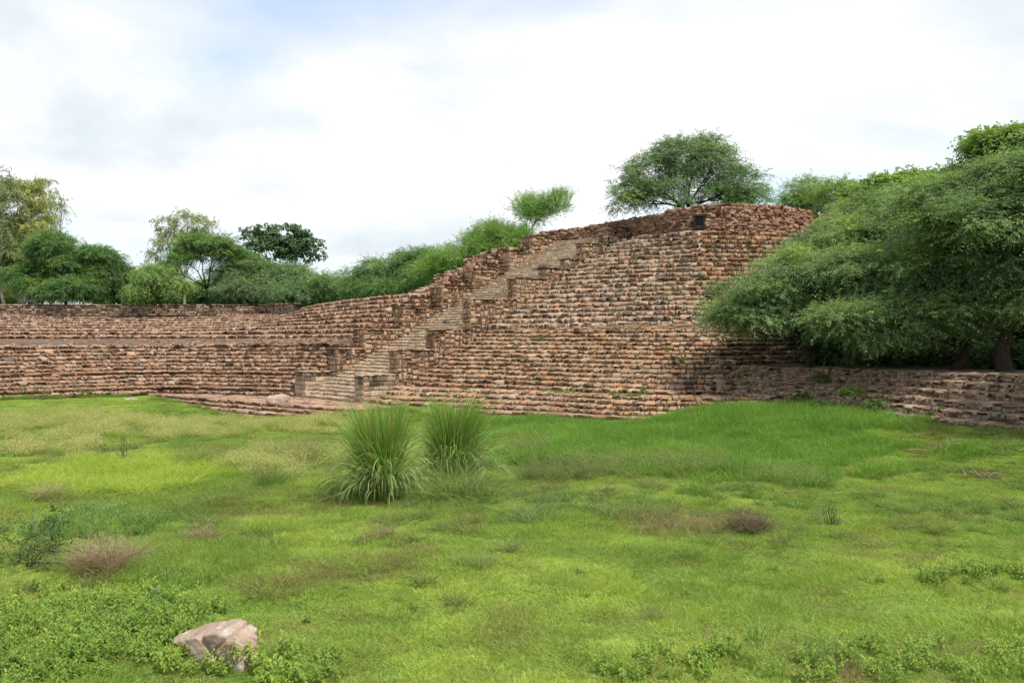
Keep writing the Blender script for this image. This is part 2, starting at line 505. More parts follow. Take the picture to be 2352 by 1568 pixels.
# ------------------------------------------------------------------ plan of the place
STA_A = np.array((0.74, 0.67)); STA_A /= np.linalg.norm(STA_A)      # the stair climbs along this
STA_E = np.array((STA_A[1], -STA_A[0]))                              # and its steps run along this
R_IN = np.array((-10.8, 63.0))                                       # foot of the right flank, stair side
L_IN = R_IN-STA_E*6.84
TH_R, TH_L = 1.1, 1.6
R_OUT = R_IN+STA_E*TH_R
L_OUT = L_IN-STA_E*TH_L
TREAD, RISE, NSTEP = 0.46, 0.2305, 58
def stair_z(t): return 0.5+RISE/TREAD*max(t, 0)
def t_on(O, x):
    k = (x-CX)/FPX
    return (k*O[1]-O[0])/(STA_A[0]-k*STA_A[1])

# --- floor of the pond and the land behind
UL_TOP = [(-75, 70, 7.4), (-55, 99, 7.4), (-27, 99, 7.4), (-19, 86, 7.9), (-12.8, 80, 8.4), (-8.4, 76.6, 8.6)]
def floor_z(X, Y):
    X = np.asarray(X, float); Y = np.asarray(Y, float)
    z = 0.10+0.22*(fbm(X*0.16+5, Y*0.16+9, 3)-0.5)*2+0.10*(fbm(X*0.7, Y*0.7, 2)-0.5)*2
    z = z+0.34*sstep(-20, -32, X)*sstep(45, 62, Y)
    # bank by the right wall and the foot of the bastion's corner
    d = (X-(21.2+(38-Y)*0.47))*0.905
    z = z+0.95*sstep(-9, -0.5, d)*sstep(12, 30, Y)
    z = z+0.5*sstep(4, 11, X)*sstep(38, 48, Y)*(1-sstep(-9, -0.5, d))
    z = z+0.55*sstep(-11, -6.5, X)*sstep(-1.5, -4.5, X)*sstep(52, 56.5, Y)
    z = z-0.55*sstep(-25, -19, X)*sstep(-8.5, -13, X)*sstep(50, 55, Y)
    return z
def land_z(X, Y):
    X = np.asarray(X, float); Y = np.asarray(Y, float)
    z = floor_z(X, Y)
    return z

# ------------------------------------------------------------------ ground
def build_ground():
    xs = np.concatenate([[-3000, -1200, -500, -220, -120, -85], np.arange(-66, 46, 0.5), [60, 85, 120, 220, 500, 1200, 3000]])
    ys = np.concatenate([[-3000, -1000, -300, -100, -40, -10, 0], np.arange(6, 72, 0.5), np.arange(72, 130, 2.0), [150, 200, 300, 600, 1200, 3000, 6000]])
    X, Y = np.meshgrid(xs, ys)
    Z = floor_z(np.clip(X, -70, 50), np.clip(Y, -10, 75))
    V = np.column_stack([X.ravel(), Y.ravel(), Z.ravel()])
    nx = len(xs)
    a = (np.arange(len(ys)-1)[:, None]*nx+np.arange(nx-1)[None, :]).ravel()
    F = np.stack([a, a+1, a+nx+1, a+nx], 1)
    link('ground', mesh_np('ground', V, F, M_SOIL, smooth=True), kind='structure')
build_ground()

# land behind the embankments: a raised terrain, its front edge buried under the stepped masonry
MOUND_TOP = 15.3
WALL_PLAN = np.array([(1.6, 88.5), (5.0, 86.2), (8.8, 82.8), (11.4, 78.6), (13.4, 75.7), (15.9, 74.3), (19.5, 74.4), (23.2, 76.2), (26.6, 80.0), (28.6, 86)])
WALL_TOPZ = [14.95, 15.05, 15.35, 15.35, 15.45, 15.75, 15.75, 15.7, 15.75, 15.7]
def build_upland():
    xs = np.concatenate([[-2500, -900, -300, -130, -90], np.arange(-76, 60, 1.0), [75, 100, 160, 300, 900, 2500]])
    ys = np.concatenate([np.arange(60, 132, 1.0), [145, 170, 220, 400, 1000, 3000, 6000]])
    X, Y = np.meshgrid(xs, ys)
    Z = np.full(X.shape, 7.1)+0.35*(fbm(X*0.11, Y*0.11)-0.5)*2
    # flank of the mound, left of the stair and behind
    rel = np.stack([X-L_OUT[0], Y-L_OUT[1]], -1)
    t = rel @ STA_A; e = -(rel @ STA_E)
    crest = 0.5+0.5*np.clip(t, 0, 21)+0.7
    Z = np.maximum(Z, np.where(t > 8, crest-np.maximum(e-1.2, 0)*0.75, 0))
    # plateau of the mound behind the rubble wall
    cx, cy = 17.5, 92.0
    r = np.hypot((X-cx)/12.5, (Y-cy)/17.0)
    Z = np.maximum(Z, MOUND_TOP-np.clip((r-1)*14, 0, 8.2))
    Z = Z-sstep(30, 40, X)*4.0*sstep(130, 90, Y)
    V = np.column_stack([X.ravel(), Y.ravel(), Z.ravel()])
    nx = len(xs)
    # keep only what lies behind the built edges
    ul = np.array([(p[0], p[1]) for p in [(-2600, 75), (-300, 72)]+UL_TOP[:]]+[tuple(L_OUT+STA_A*11.5)]+[tuple(L_OUT+STA_A*27.5)]+[(3.2, 89.6)]+[tuple(p+np.array((0.0, 0.0))) for p in WALL_PLAN]+[(36, 80), (60, 74), (2600, 74)])
    # inward shift so that the edge hides inside the masonry
    lim = np.interp(X, ul[:, 0], ul[:, 1])
    keep = (Y > lim+0.75)
    a = (np.arange(len(ys)-1)[:, None]*nx+np.arange(nx-1)[None, :])
    k = keep[:-1, :-1] & keep[1:, :-1] & keep[:-1, 1:] & keep[1:, 1:]
    a = a[k]
    F = np.stack([a, a+1, a+nx+1, a+nx], 1)
    used = np.unique(F); mp = np.full(len(V), -1); mp[used] = np.arange(len(used))
    link('hillside', mesh_np('hillside', V[used], mp[F], M_SOIL, smooth=True), kind='structure')
build_upland()

# ------------------------------------------------------------------ plinth courses
plinth = thing('stone_plinth', 'lowest broad stone courses in front of the staircase, half sunk in grass', 'steps', (-6, 57, 0))
P_TOP = [(-29, 72.6, 0.5), (-26.4, 70.8, 0.5), (-18.2, 63.9, 0.5), (-11, 58.6, 0.5), (-6, 57.3, 0.5), (0.9, 55, 0.5), (7.6, 51.3, 0.5), (13.9, 50.9, 0.5)]
P_BOT = [(-30, 71.6, -0.25), (-27.2, 69.6, -0.25), (-19.2, 62.7, -0.25), (-12, 57.2, -0.25), (-6.6, 55.8, -0.25), (0.2, 53.6, -0.25), (7.2, 49.9, -0.25), (14.2, 49.5, -0.25)]
st = Stones()
pc = courses_of([(P_BOT, P_TOP, 4)])
stepped(plinth, pc, 0.25, st, PAL_PINK, lens=(0.4, 1.3), back=9.0, cap=(0.6, 0.95), recess=0.17, proud=0.10, gap=(0.02, 0.08))
# pavement of the platform in front of the stair
N, T = outward(pc[-1])
s = np.concatenate([[0], np.cumsum(np.linalg.norm(np.diff(pc[-1][:, :2], axis=0), axis=1))])
for k in range(1, 16):
    q = random.uniform(0, 0.5)
    while q < s[-1]:
        l = random.uniform(0.4, 1.0); m = min(q+l/2, s[-1]); q += l
        n = np.array([np.interp(m, s, N[:, 0]), np.interp(m, s, N[:, 1])])
        p = np.array([np.interp(m, s, pc[-1][:, 0]), np.interp(m, s, pc[-1][:, 1])])-n*(0.3+0.48*k)
        st.add((p[0], p[1], 0.5-0.07+random.uniform(-0.02, 0.025)), (l-0.03, 0.46, 0.15), math.atan2(n[0], -n[1])+random.uniform(-.06, .06), 'rough', pick(PAL_PINK, 0.03), (random.uniform(-.04, .04), random.uniform(-.03, .03)))
st.build(plinth, M_STONE)

# ------------------------------------------------------------------ right bastion
bast = thing('stepped_bastion', 'tall stepped stone bastion rising right of the staircase to a sharp corner', 'embankment', (10, 60, 0))
st = Stones()
F1 = [(-9.6, 62.6, 0.76), (-7.2, 59.8, 0.76), (1.0, 55.9, 0.76), (7.6, 52.0, 0.76), (13.9, 51.6, 0.76)]
F2 = [(-8.3, 64.0, 1.55), (-6.6, 62.0, 1.55), (0.9, 58.3, 1.55), (7.6, 53.4, 1.55), (13.9, 53.0, 1.55)]
F3 = [(-7.0, 65.3, 1.83), (-5.7, 63.7, 1.83), (0.7, 60.0, 1.83), (7.9, 54.8, 1.83), (13.3, 53.9, 1.83)]
F4 = [(-6.5, 65.7, 2.40), (-5.0, 64.3, 2.40), (0.9, 60.7, 2.40), (7.8, 56.2, 2.40), (12.6, 54.9, 2.40)]
F5 = [(-2.3, 69.4, 5.50), (-0.6, 67.6, 5.50), (3.4, 65.2, 5.50), (9.0, 61.8, 5.50), (13.3, 60.5, 5.50)]
F6 = [(-1.9, 69.8, 5.9), (-0.2, 68.0, 5.92), (3.9, 66.3, 5.98), (9.3, 63.7, 6.08), (13.45, 62.7, 6.1)]
F7 = [(9.0, 79.2, 13.3), (9.85, 77.0, 13.3), (10.7, 74.6, 13.2), (12.2, 71.8, 13.05), (13.9, 69.0, 12.95)]
G4 = [(12.6, 54.9, 2.40), (21, 59.0, 2.4), (32, 63, 2.4)]
G5 = [(13.3, 60.5, 5.50), (21, 62.0, 5.5), (33, 65.5, 5.5)]
G6 = [(13.45, 62.7, 6.1), (21, 64.4, 6.1), (33, 67.4, 6.1)]
G7 = [(13.9, 69.0, 12.95), (21, 70.3, 12.95), (32, 74, 12.95)]
fc = courses_of([(F1, F2, 4), (F3, F4, 3), (F4, F5, 12)][:2]) + courses_of([(F4, F5, 12)])[1:] + courses_of([(F6, F7, 20)])
PAL_UP = [(0.42, 0.31, 0.225), (0.40, 0.33, 0.265), (0.37, 0.255, 0.175), (0.45, 0.36, 0.28), (0.35, 0.225, 0.15), (0.40, 0.29, 0.20), (0.36, 0.31, 0.265)]
FK = dict(lens=(0.18, 0.68), core_name='core', proud=0.10, recess=0.17, gap=(0.02, 0.09), zjit=0.03, wob=0.07, tilt=0.13, pave_slope=0.2)
stepped(bast, fc[:19], 0.27, st, PAL_WARM, back=1.0, cap=(0.56, 0.93), skip_last=True, **FK)
stepped(bast, fc[18:], 0.55, st, PAL_UP, back=5.0, cap=(0.66, 1.0), core_mat=M_MORTAR_L, **dict(FK, zjit=0.045, wob=0.10, out_prob=0.06, lens=(0.16, 0.74)))
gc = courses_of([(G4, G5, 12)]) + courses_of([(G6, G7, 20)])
stepped(bast, gc, 0.5, st, PAL_WARM, seg_dark=lambda u, i: (0.9 if u > 0.03 else 0.4) if i < 12 else 0.07, back=5.0, lens=(0.18, 0.68), core_name='core', cap=(0.56, 0.93), proud=0.10, recess=0.17, gap=(0.02, 0.09), zjit=0.03, wob=0.07, tilt=0.13, pave_slope=0.13, clip=(1300, 2480))  # lower courses darkened: tree shade put into the stone colour, with dark growth
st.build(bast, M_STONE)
# platform between the last step and the rubble wall
plat = [tuple(p) for p in np.vstack([fc[-1][::6], gc[-1][6::6]])]
backp = [(p[0], p[1]+0.6, 12.9) for p in WALL_PLAN[::-1]]
bm = bmesh.new()
vs = [bm.verts.new((p[0]-10, p[1]-60, min(p[2], 13.3)-0.05)) for p in plat]+[bm.verts.new((p[0]-10, p[1]-60, p[2])) for p in backp]
bmesh.ops.triangulate(bm, faces=[bm.faces.new(vs)])
me = bpy.data.meshes.new('platform'); bm.to_mesh(me); bm.free(); me.materials.append(M_TERRACE)
link('platform', me, bast)

# ------------------------------------------------------------------ staircase with its flanks
stair = thing('stone_staircase', 'long straight stone staircase between stepped flank walls climbing the bank', 'staircase', (L_IN[0], L_IN[1], 0.5))
st = Stones()
sc_ = []
for i in range(NSTEP):
    t = TREAD*i
    a = L_IN+STA_A*t-STA_E*0.2; b = R_IN+STA_A*t+STA_E*0.2
    z = 0.5+RISE*(i+1)
    sc_.append(linres([(a[0], a[1], z), (b[0], b[1], z)], NS))
PAL_STEP = [tuple(np.array(c)*np.array((1.12, 1.16, 1.2))) for c in PAL_TAN]
stepped(stair, sc_, RISE, st, PAL_STEP, 'dressed', lens=(0.4, 1.0), back=6.0, cap=(0.86, 1.0), recess=0.07, proud=0.03, chinks=False,
        dark=0.03, zjit=0.015, wob=0.06, out_prob=0.01, gap=(0.008, 0.03), tilt=0.07)
st.build(stair, M_STONE_WALL, part='step_stone', rest='step_stones')

def split_rect(x0, z0, x1, z1, lo, hi, out):
    w, h = x1-x0, z1-z0
    if w <= hi*1.25 and h <= hi and (w <= hi*0.8 or h <= hi*0.8 or random.random() < 0.5):
        out.append((x0, z0, x1, z1)); return
    if (w > h*1.05 and w > lo*1.6) or h <= lo*1.5:
        if w <= lo*1.5: out.append((x0, z0, x1, z1)); return
        c = x0+w*random.uniform(0.36, 0.64)
        split_rect(x0, z0, c, z1, lo, hi, out); split_rect(c, z0, x1, z1, lo, hi, out)
    else:
        c = z0+h*random.uniform(0.36, 0.64)
        split_rect(x0, z0, x1, c, lo, hi, out); split_rect(x0, c, x1, z1, lo, hi, out)

def face_stones(st, p0, p1, z0, z1, pal, lo=0.26, hi=0.62, shape='dressed', top_dark=0.0, gap=0.05, rowed=False):
    """masonry on the vertical face p0->p1 seen from its outward side"""
    p0 = np.array(p0, float); p1 = np.array(p1, float)
    L = np.linalg.norm(p1-p0); T = (p1-p0)/L; n = np.array((T[1], -T[0]))
    ang = math.atan2(n[0], -n[1])
    cells = []
    if rowed:
        z = z0
        while z < z1-0.05:
            h = min(random.uniform(lo, lo*1.35), z1-z)
            if z1-z-h < 0.12: h = z1-z
            x = 0
            while x < L-0.02:
                w = min(random.uniform(lo, hi*1.2), L-x)
                if L-x-w < 0.15: w = L-x
                cells.append((x, z, x+w, z+h)); x += w
            z += h
    else:
        split_rect(0, z0, L, z1, lo, hi, cells)
    for (a, b, c, d) in cells:
        g = gap*random.uniform(0.6, 1.6)
        w, h = max(0.08, c-a-g), max(0.06, d-b-g)
        o = random.uniform(0.0, 0.05)
        m = p0+T*((a+c)/2)+n*(o-0.12)
        col = pick(pal, 0.05)
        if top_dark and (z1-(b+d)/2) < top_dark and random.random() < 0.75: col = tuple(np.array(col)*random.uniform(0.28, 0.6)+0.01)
        st.add((m[0], m[1], (b+d)/2), (w*1.02, 0.24, h*1.02), ang+random.uniform(-.03, .03), shape, col, (random.uniform(-.03, .03), random.uniform(-.03, .03)))

def pier(parent, corner, ax, length, th_vec, z0, z1, faces, pal, top_dark, i, rowed):
    """one block of a flank: core + stones + cap. corner: stair side front corner"""
    c0 = np.array(corner); c1 = c0+np.array(th_vec); c2 = c1+np.array(ax)*length; c3 = c0+np.array(ax)*length
    o = link('flank_pier', None, parent); o.empty_display_size = 0.2
    pl = np.array(parent.location)
    o.location = (c0[0]-pl[0], c0[1]-pl[1], z0-pl[2])
    base = np.array((c0[0], c0[1], z0))
    ctr = (c0+c1+c2+c3)/4
    def ins(p): return p+(ctr-p)*0.06
    ring = [ins(p) for p in (c0, c1, c2, c3)]
    V = np.array([(p[0], p[1], z0-0.3) for p in ring]+[(p[0], p[1], z1-0.09) for p in ring])-base
    F = np.array([(0, 1, 5, 4), (1, 2, 6, 5), (2, 3, 7, 6), (3, 0, 4, 7), (4, 5, 6, 7), (3, 2, 1, 0)])
    link('mortar_core', mesh_np('mortar_core', V, F, M_MORTAR_P), o)
    s_ = Stones()
    for f in faces:
        if f == 'front': a, b = (c0, c1)
        elif f == 'outer': a, b = (c1, c2)
        elif f == 'inner': a, b = (c3, c0)
        # order so that the outward normal leaves the block
        T = (b-a)/np.linalg.norm(b-a); n = np.array((T[1], -T[0]))
        if np.dot(n, (a+b)/2-ctr) < 0: a, b = b, a
        face_stones(s_, a, b, z0, z1-0.1, pal, top_dark=top_dark, rowed=rowed, shape='dressed' if rowed else ('rough' if random.random() < 0.75 else 'dressed'), gap=0.04 if rowed else 0.075, lo=0.3 if rowed else 0.22, hi=0.7 if rowed else 0.58)
    # capping slabs
    L = np.linalg.norm(c3-c0); T = (c3-c0)/L; W = np.linalg.norm(np.array(th_vec)); E = np.array(th_vec)/W
    x = -0.06
    ang = math.atan2(T[1], T[0])
    while x < L:
        l = random.uniform(0.5, 1.0); l = min(l, L-x+0.05)
        if l < 0.2: break
        m = c0+T*(x+l/2)+E*(W/2)
        k = pick(pal, 0.25); 
        s_.add((m[0], m[1], z1-0.06), (l-0.03, W+0.14, 0.13), ang, 'rough', k, (random.uniform(-.02, .02), random.uniform(-.02, .02)))
        x += l
    save = o.location.copy()
    class _P: pass
    # stones of a pier are sub-parts: positions relative to the pier
    P = o
    rows = s_.rows
    V = []; Fs = []; C = []; n_ = 0
    for (c, s, a, sh, ii, col, t) in rows:
        so = bpy.data.objects.new('stone', block_mesh(sh, ii, M_STONE_WALL))
        COL.objects.link(so); so.parent = P
        so.location = np.array(c)-base; so.rotation_euler = (t[0], t[1], a); so.scale = s; so.color = (*col, 1)
    return o

RX = [814, 893, 976, 1060, 1164, 1235, 1286, 1322, 1373]
RY = [860, 801.5, 755, 685, 638, 616, 595, 557, 518]
RT = [t_on(R_IN, x) for x in RX]
RTOP = [px_z(y, (R_IN+STA_A*t)[1]) for y, t in zip(RY, RT)]
for i, t in enumerate(RT):
    nt_ = RT[i+1] if i+1 < len(RT) else t+3.2
    zf = 0.28+0.478*t
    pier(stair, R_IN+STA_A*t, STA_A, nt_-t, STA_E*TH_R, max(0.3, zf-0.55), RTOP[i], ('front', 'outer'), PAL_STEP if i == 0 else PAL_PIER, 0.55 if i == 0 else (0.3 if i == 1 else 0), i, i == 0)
LX = [702, 777, 838, 927, 1016, 1090, 1172, 1222]
LY = [853, 800, 755, 705, 658, 622, 579, 543]
LT_ = [t_on(L_IN, x) for x in LX]
LTOP = [px_z(y, (L_IN+STA_A*t)[1]) for y, t in zip(LY, LT_)]
for i, t in enumerate(LT_):
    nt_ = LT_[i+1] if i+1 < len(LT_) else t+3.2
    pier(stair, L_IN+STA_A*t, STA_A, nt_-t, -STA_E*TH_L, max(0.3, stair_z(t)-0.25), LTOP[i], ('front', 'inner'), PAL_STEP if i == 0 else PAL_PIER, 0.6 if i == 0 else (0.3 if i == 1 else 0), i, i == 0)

def meet_flank(courses, far=None):
    out = []
    for L in courses:
        z = L[-1, 2]
        k = next((j for j in range(len(LTOP)) if z <= LTOP[j]+0.05), len(LTOP)-1)
        te = float((L[-1, :2]-L_OUT) @ STA_A)
        tk = LT_[k]+0.5
        if tk > te+0.1:
            p = L_OUT+STA_A*tk+STA_E*0.15
            idx = np.linspace(0, NS-1, NS-8)
            body = np.stack([np.interp(idx, np.arange(NS), L[:, k2]) for k2 in range(3)], 1)
            q = np.linspace(0, 1, 9)[1:, None]
            L = np.vstack([body, body[-1]*(1-q)+np.array((p[0], p[1], z))*q])
        out.append(L)
    return out
# ------------------------------------------------------------------ left embankment: lower tier
low = thing('lower_stone_tier', 'curving lower tier of narrow stone steps below the brown terrace', 'embankment', (-30, 72, 0))
st = Stones()
LLb = [(-48, 46, 0.79), (-36.5, 65.5, 0.79), (-27.8, 73.2, 0.79), (-16.4, 69.2, 0.79)]
LLt = [(-53, 48, 4.25), (-39.6, 70.5, 4.25), (-30.0, 79.0, 4.25), (-14.1, 71.4, 4.5)]
lc = meet_flank(courses_of([(LLb, LLt, 13)], lin=True))
stepped(low, lc, 0.3, st, PAL_PINK, lens=(0.2, 0.75), back=0.8, cap=(0.56, 0.93), proud=0.10, recess=0.17, gap=(0.02, 0.09), zjit=0.03, wob=0.07, tilt=0.12, clip=(-200, 830))
st.build(low, M_STONE)

up = thing('upper_stone_tier', 'curving upper tier of stone steps between brown terrace and shaded parapet', 'embankment', (-28, 88, 4))
st = Stones()
U1 = [(-62, 52, 5.1), (-45, 81, 5.1), (-33.6, 88, 5.1), (-20, 80, 5.15), (-16.1, 77, 5.2), (-12.6, 72.6, 5.2)]
U2 = [(-62.5, 52.5, 5.45), (-45.3, 81.8, 5.45), (-33.6, 88.8, 5.45), (-19.6, 80.6, 5.55), (-15.4, 77.2, 5.65), (-11.9, 73.3, 5.65)]
U3 = [(-66, 56, 5.75), (-47, 85.5, 5.75), (-33, 92, 5.75), (-19.5, 81.5, 5.95), (-15, 77.6, 6.05), (-11.5, 73.6, 6.1)]
uc = meet_flank(courses_of([(U1, U2, 2), (U3, UL_TOP, 7)]))
stepped(up, uc, 0.32, st, PAL_PINK, lens=(0.2, 0.7), back=2.2, cap=(0.58, 0.95), proud=0.09, recess=0.15, gap=(0.02, 0.08), tilt=0.12, pave_max=0.0, pave_from=9, clip=(-200, 1060), core_mat=M_TERRACE)
st.build(up, M_STONE)
# the brown terrace between both tiers
K_ = np.array(LLt)
As = np.vstack([K_[:3], K_[2]*0.5+K_[3]*0.5, K_[2]*0.15+K_[3]*0.85, K_[3]])
A = np.vstack([np.stack([np.interp(np.linspace(0, 5, NS-1), np.arange(6), As[:, k]) for k in range(3)], 1), lc[-1][-1:]])
B = np.vstack([catmull(U1, NS-1), uc[0][-1:]]); B[:, 2] -= 0.3
NR = 14
rows_ = [A*(1-t)+B*t for t in np.linspace(0, 1, NR)]
rows_[0][:, 2] -= 0.10
V = np.vstack(rows_)-np.array(low.location)
V[:, 2] += 0.10*(fbm(V[:, 0]*0.6, V[:, 1]*0.6)-0.5)
a = (np.arange(NR-1)[:, None]*NS+np.arange(NS-1)[None, :]).ravel()
link('terrace', mesh_np('terrace', V, np.stack([a, a+1, a+NS+1, a+NS], 1), M_TERRACE, smooth=True), low)
st = Stones()
for _ in range(900):
    j = random.randint(10, NS-4); t = random.random()**1.3
    p = A[j]*(1-t)+B[j]*t+np.array((random.uniform(-.6, .6), random.uniform(-.6, .6), 0))
    q = random.uniform(0.12, 0.5)
    st.add((p[0], p[1], p[2]-0.01), (q, q*random.uniform(0.6, 1.2), random.uniform(0.05, 0.12)), random.uniform(0, 3.1), 'rough', pick(PAL_PINK, 0.05), (0, 0))
st.build(low, M_STONE, part='paving_stone', rest='loose_paving', most=0)

# crest courses beside the stair, left
crest = thing('crest_masonry', 'broken stepped crest of rubble climbing along the left flank of the stairs', 'embankment', (-4, 80, 7))
st = Stones()
cc = []
for z in np.arange(8.75, 13.3, 0.31):
    t = (z-2.8)/0.5+0.6
    r = L_OUT+STA_A*t+STA_E*0.2
    ln = 2.0+0.7*math.sin(z*3.7)
    q = r-np.array((0.90, -0.30))*ln
    cc.append(linres([(q[0], q[1], z-0.15), (r[0], r[1], z)], NS))
cc = meet_flank(cc)
stepped(crest, cc, 0.35, st, PAL_PINK, lens=(0.25, 0.7), back=1.5, cap=(0.7, 1.0), proud=0.12, wob=0.15, pave_from=9)
st.build(crest, M_STONE)

# ------------------------------------------------------------------ rubble wall on top of the mound
N_W = None
rub = thing('rubble_wall', 'dry rubble retaining wall of small red stones crowning the mound, door set in it', 'wall', (15.9, 74.3, 12.9))
st = Stones()
wp = catmull(np.column_stack([WALL_PLAN, WALL_TOPZ]), 160)
wp[:, 2] += 0.14*(vnoise(np.arange(160)*0.16, np.arange(160)*0+3)-0.5)
N, T = outward(wp)
s = np.concatenate([[0], np.cumsum(np.linalg.norm(np.diff(wp[:, :2], axis=0), axis=1))])
N_W = N
DOOR_X0, DOOR_X1, DOOR_TOP = 1595, 1616, 497
zb = 12.75
rowh = 0.0
z = zb
while z < 16.0:
    h = random.uniform(0.19, 0.27)
    q = 0
    while q < s[-1]:
        l = random.uniform(0.18, 0.5) if random.random() < 0.85 else random.uniform(0.5, 0.75)
        m = min(q+l/2, s[-1]); q += l*0.97
        zt = np.interp(m, s, wp[:, 2])
        if z+h*0.6 > zt: continue
        p = np.array([np.interp(m, s, wp[:, 0]), np.interp(m, s, wp[:, 1])]); n = np.array([np.interp(m, s, N[:, 0]), np.interp(m, s, N[:, 1])])
        x, y = to_px((p[0], p[1], z+h/2))
        if DOOR_X0-1 < x < DOOR_X1+1 and y > DOOR_TOP-3: continue
        batter = (z-zb)*0.05
        hh = h*random.uniform(0.9, 1.45)
        o = random.uniform(-0.05, 0.08)-batter
        c = (p[0]+n[0]*(o-0.18), p[1]+n[1]*(o-0.18), z+h/2+random.uniform(-0.05, 0.05))
        st.add(c, (l*1.02, 0.42, hh), math.atan2(n[0], -n[1])+random.uniform(-.2, .2), 'round' if random.random() < 0.6 else 'rough', tuple(np.array(pick(PAL_RED, 0.12))*0.86), (random.uniform(-.15, .15), random.uniform(-.3, .3)))
    z += h
st.build(rub, M_STONE)
loc = np.array(rub.location)
inn = wp.copy(); inn[:, :2] -= N*0.30
bk = wp.copy(); bk[:, :2] -= N*1.6
rws = [np.column_stack([inn[:, :2], np.full(160, zb-0.3)]), np.column_stack([inn[:, :2], wp[:, 2]-0.12]), np.column_stack([bk[:, :2], wp[:, 2]-0.10]), np.column_stack([bk[:, :2], np.full(160, zb-0.3)])]
V = np.vstack(rws)-loc
a = (np.arange(3)[:, None]*160+np.arange(159)[None, :]).ravel()
link('earth_core', mesh_np('earth_core', V, np.stack([a, a+1, a+161, a+160], 1), M_MORTAR), rub)

def box_bm(bm, c, s, rot=None):
    M = Matrix.Translation(c) @ (rot.to_4x4() if rot else Matrix.Identity(4)) @ Matrix.Diagonal((*s, 1))
    return bmesh.ops.create_cube(bm, size=1, matrix=M)
def bm_obj(name, bm, mat, parent=None, bevel=0.0, **kw):
    if bevel: bmesh.ops.bevel(bm, geom=bm.edges[:], offset=bevel, segments=2, affect='EDGES')
    me = bpy.data.meshes.new(name); bm.to_mesh(me); bm.free(); me.materials.append(mat)
    return link(name, me, parent, **kw)

# door set into the rubble wall
kx = (DOOR_X0+DOOR_X1)/2
di = int(np.argmin(np.abs(to_px(wp)[0]-kx)))
dp = wp[di]; dn = N[di]
d_ang = math.atan2(dn[0], -dn[1])
door = thing('gate_door', 'small dark wooden door with iron fittings set in the rubble wall', 'door', (dp[0]+dn[0]*0.02, dp[1]+dn[1]*0.02, 12.95))
door.rotation_euler = (0, 0, d_ang)
dw, dh = 0.72, px_z(DOOR_TOP, dp[1])-12.95
for sx in (-1, 1):
    bm = bmesh.new(); box_bm(bm, (sx*(dw/2+0.02), -0.02, dh/2), (0.1, 0.22, dh+0.0)); bm_obj('jamb', bm, M_WOOD, door, 0.008)
bm = bmesh.new(); box_bm(bm, (0, -0.02, dh+0.05), (dw+0.24, 0.22, 0.1)); bm_obj('lintel', bm, M_WOOD, door, 0.008)
for k in range(4):
    bm = bmesh.new(); box_bm(bm, (-dw/2+dw*(k+0.5)/4, 0.08, dh/2), (dw/4-0.012, 0.05, dh)); bm_obj('plank', bm, M_WOOD, door, 0.005)
bm = bmesh.new(); box_bm(bm, (0, 0.045, dh*0.55), (dw*0.9, 0.02, 0.05)); bm_obj('hasp', bm, M_IRON, door, 0.004)
bm = bmesh.new()
for k in range(12):
    a = math.pi*2*k/12; a2 = math.pi*2*(k+1)/12
    box_bm(bm, (0.08+0.12*math.cos(a), 0.03, dh*0.55-0.1+0.12*math.sin(a)), (0.03, 0.02, 0.06), Matrix.Rotation(-a, 3, 'Y'))
bm_obj('ring_pull', bm, M_IRON, door)

# ------------------------------------------------------------------ parapet far left
par = thing('parapet_wall', 'low dark masonry parapet in tree shade along the far embankment top', 'wall', (-40, 100, 7))
st = Stones()
pp = linres([(-76, 71.5, 0), (-56.2, 100.2, 0), (-27.2, 100.4, 0), (-22.6, 95.5, 0)], 120)
for i in range(len(pp)-1):
    pass
PAR_TOP = 8.45
seg = [(-66, 86.2), (-56.2, 100.2), (-27.2, 100.4), (-22.6, 95.5)]
for a_, b_ in zip(seg[:-1], seg[1:]):
    face_stones(st, a_, b_, 7.2, PAR_TOP-0.08, PAL_GREY, lo=0.24, hi=0.55, shape='rough', rowed=True)
    L_ = np.linalg.norm(np.array(b_)-np.array(a_)); T_ = (np.array(b_)-np.array(a_))/L_; n_ = np.array((T_[1], -T_[0]))
    x_ = 0
    while x_ < L_:
        l = random.uniform(0.5, 1.1); m = np.array(a_)+T_*(x_+l/2)-n_*0.22
        st.add((m[0], m[1], PAR_TOP-0.04), (l-0.02, 0.62, 0.16), math.atan2(n_[0], -n_[1]), 'rough', pick(PAL_GREY, 0.3)); x_ += l
    V = np.array([(*(np.array(p)-n_*d), z) for z in (6.8, PAR_TOP-0.08) for (p, d) in ((a_, 0.06), (b_, 0.06), (b_, 0.5), (a_, 0.5))])-np.array(par.location)
    link('mortar_core', mesh_np('mortar_core', V, np.array([(0, 1, 5, 4), (1, 2, 6, 5), (2, 3, 7, 6), (3, 0, 4, 7), (4, 5, 6, 7)]), M_MORTAR), par)
st.build(par, M_STONE_DARK)

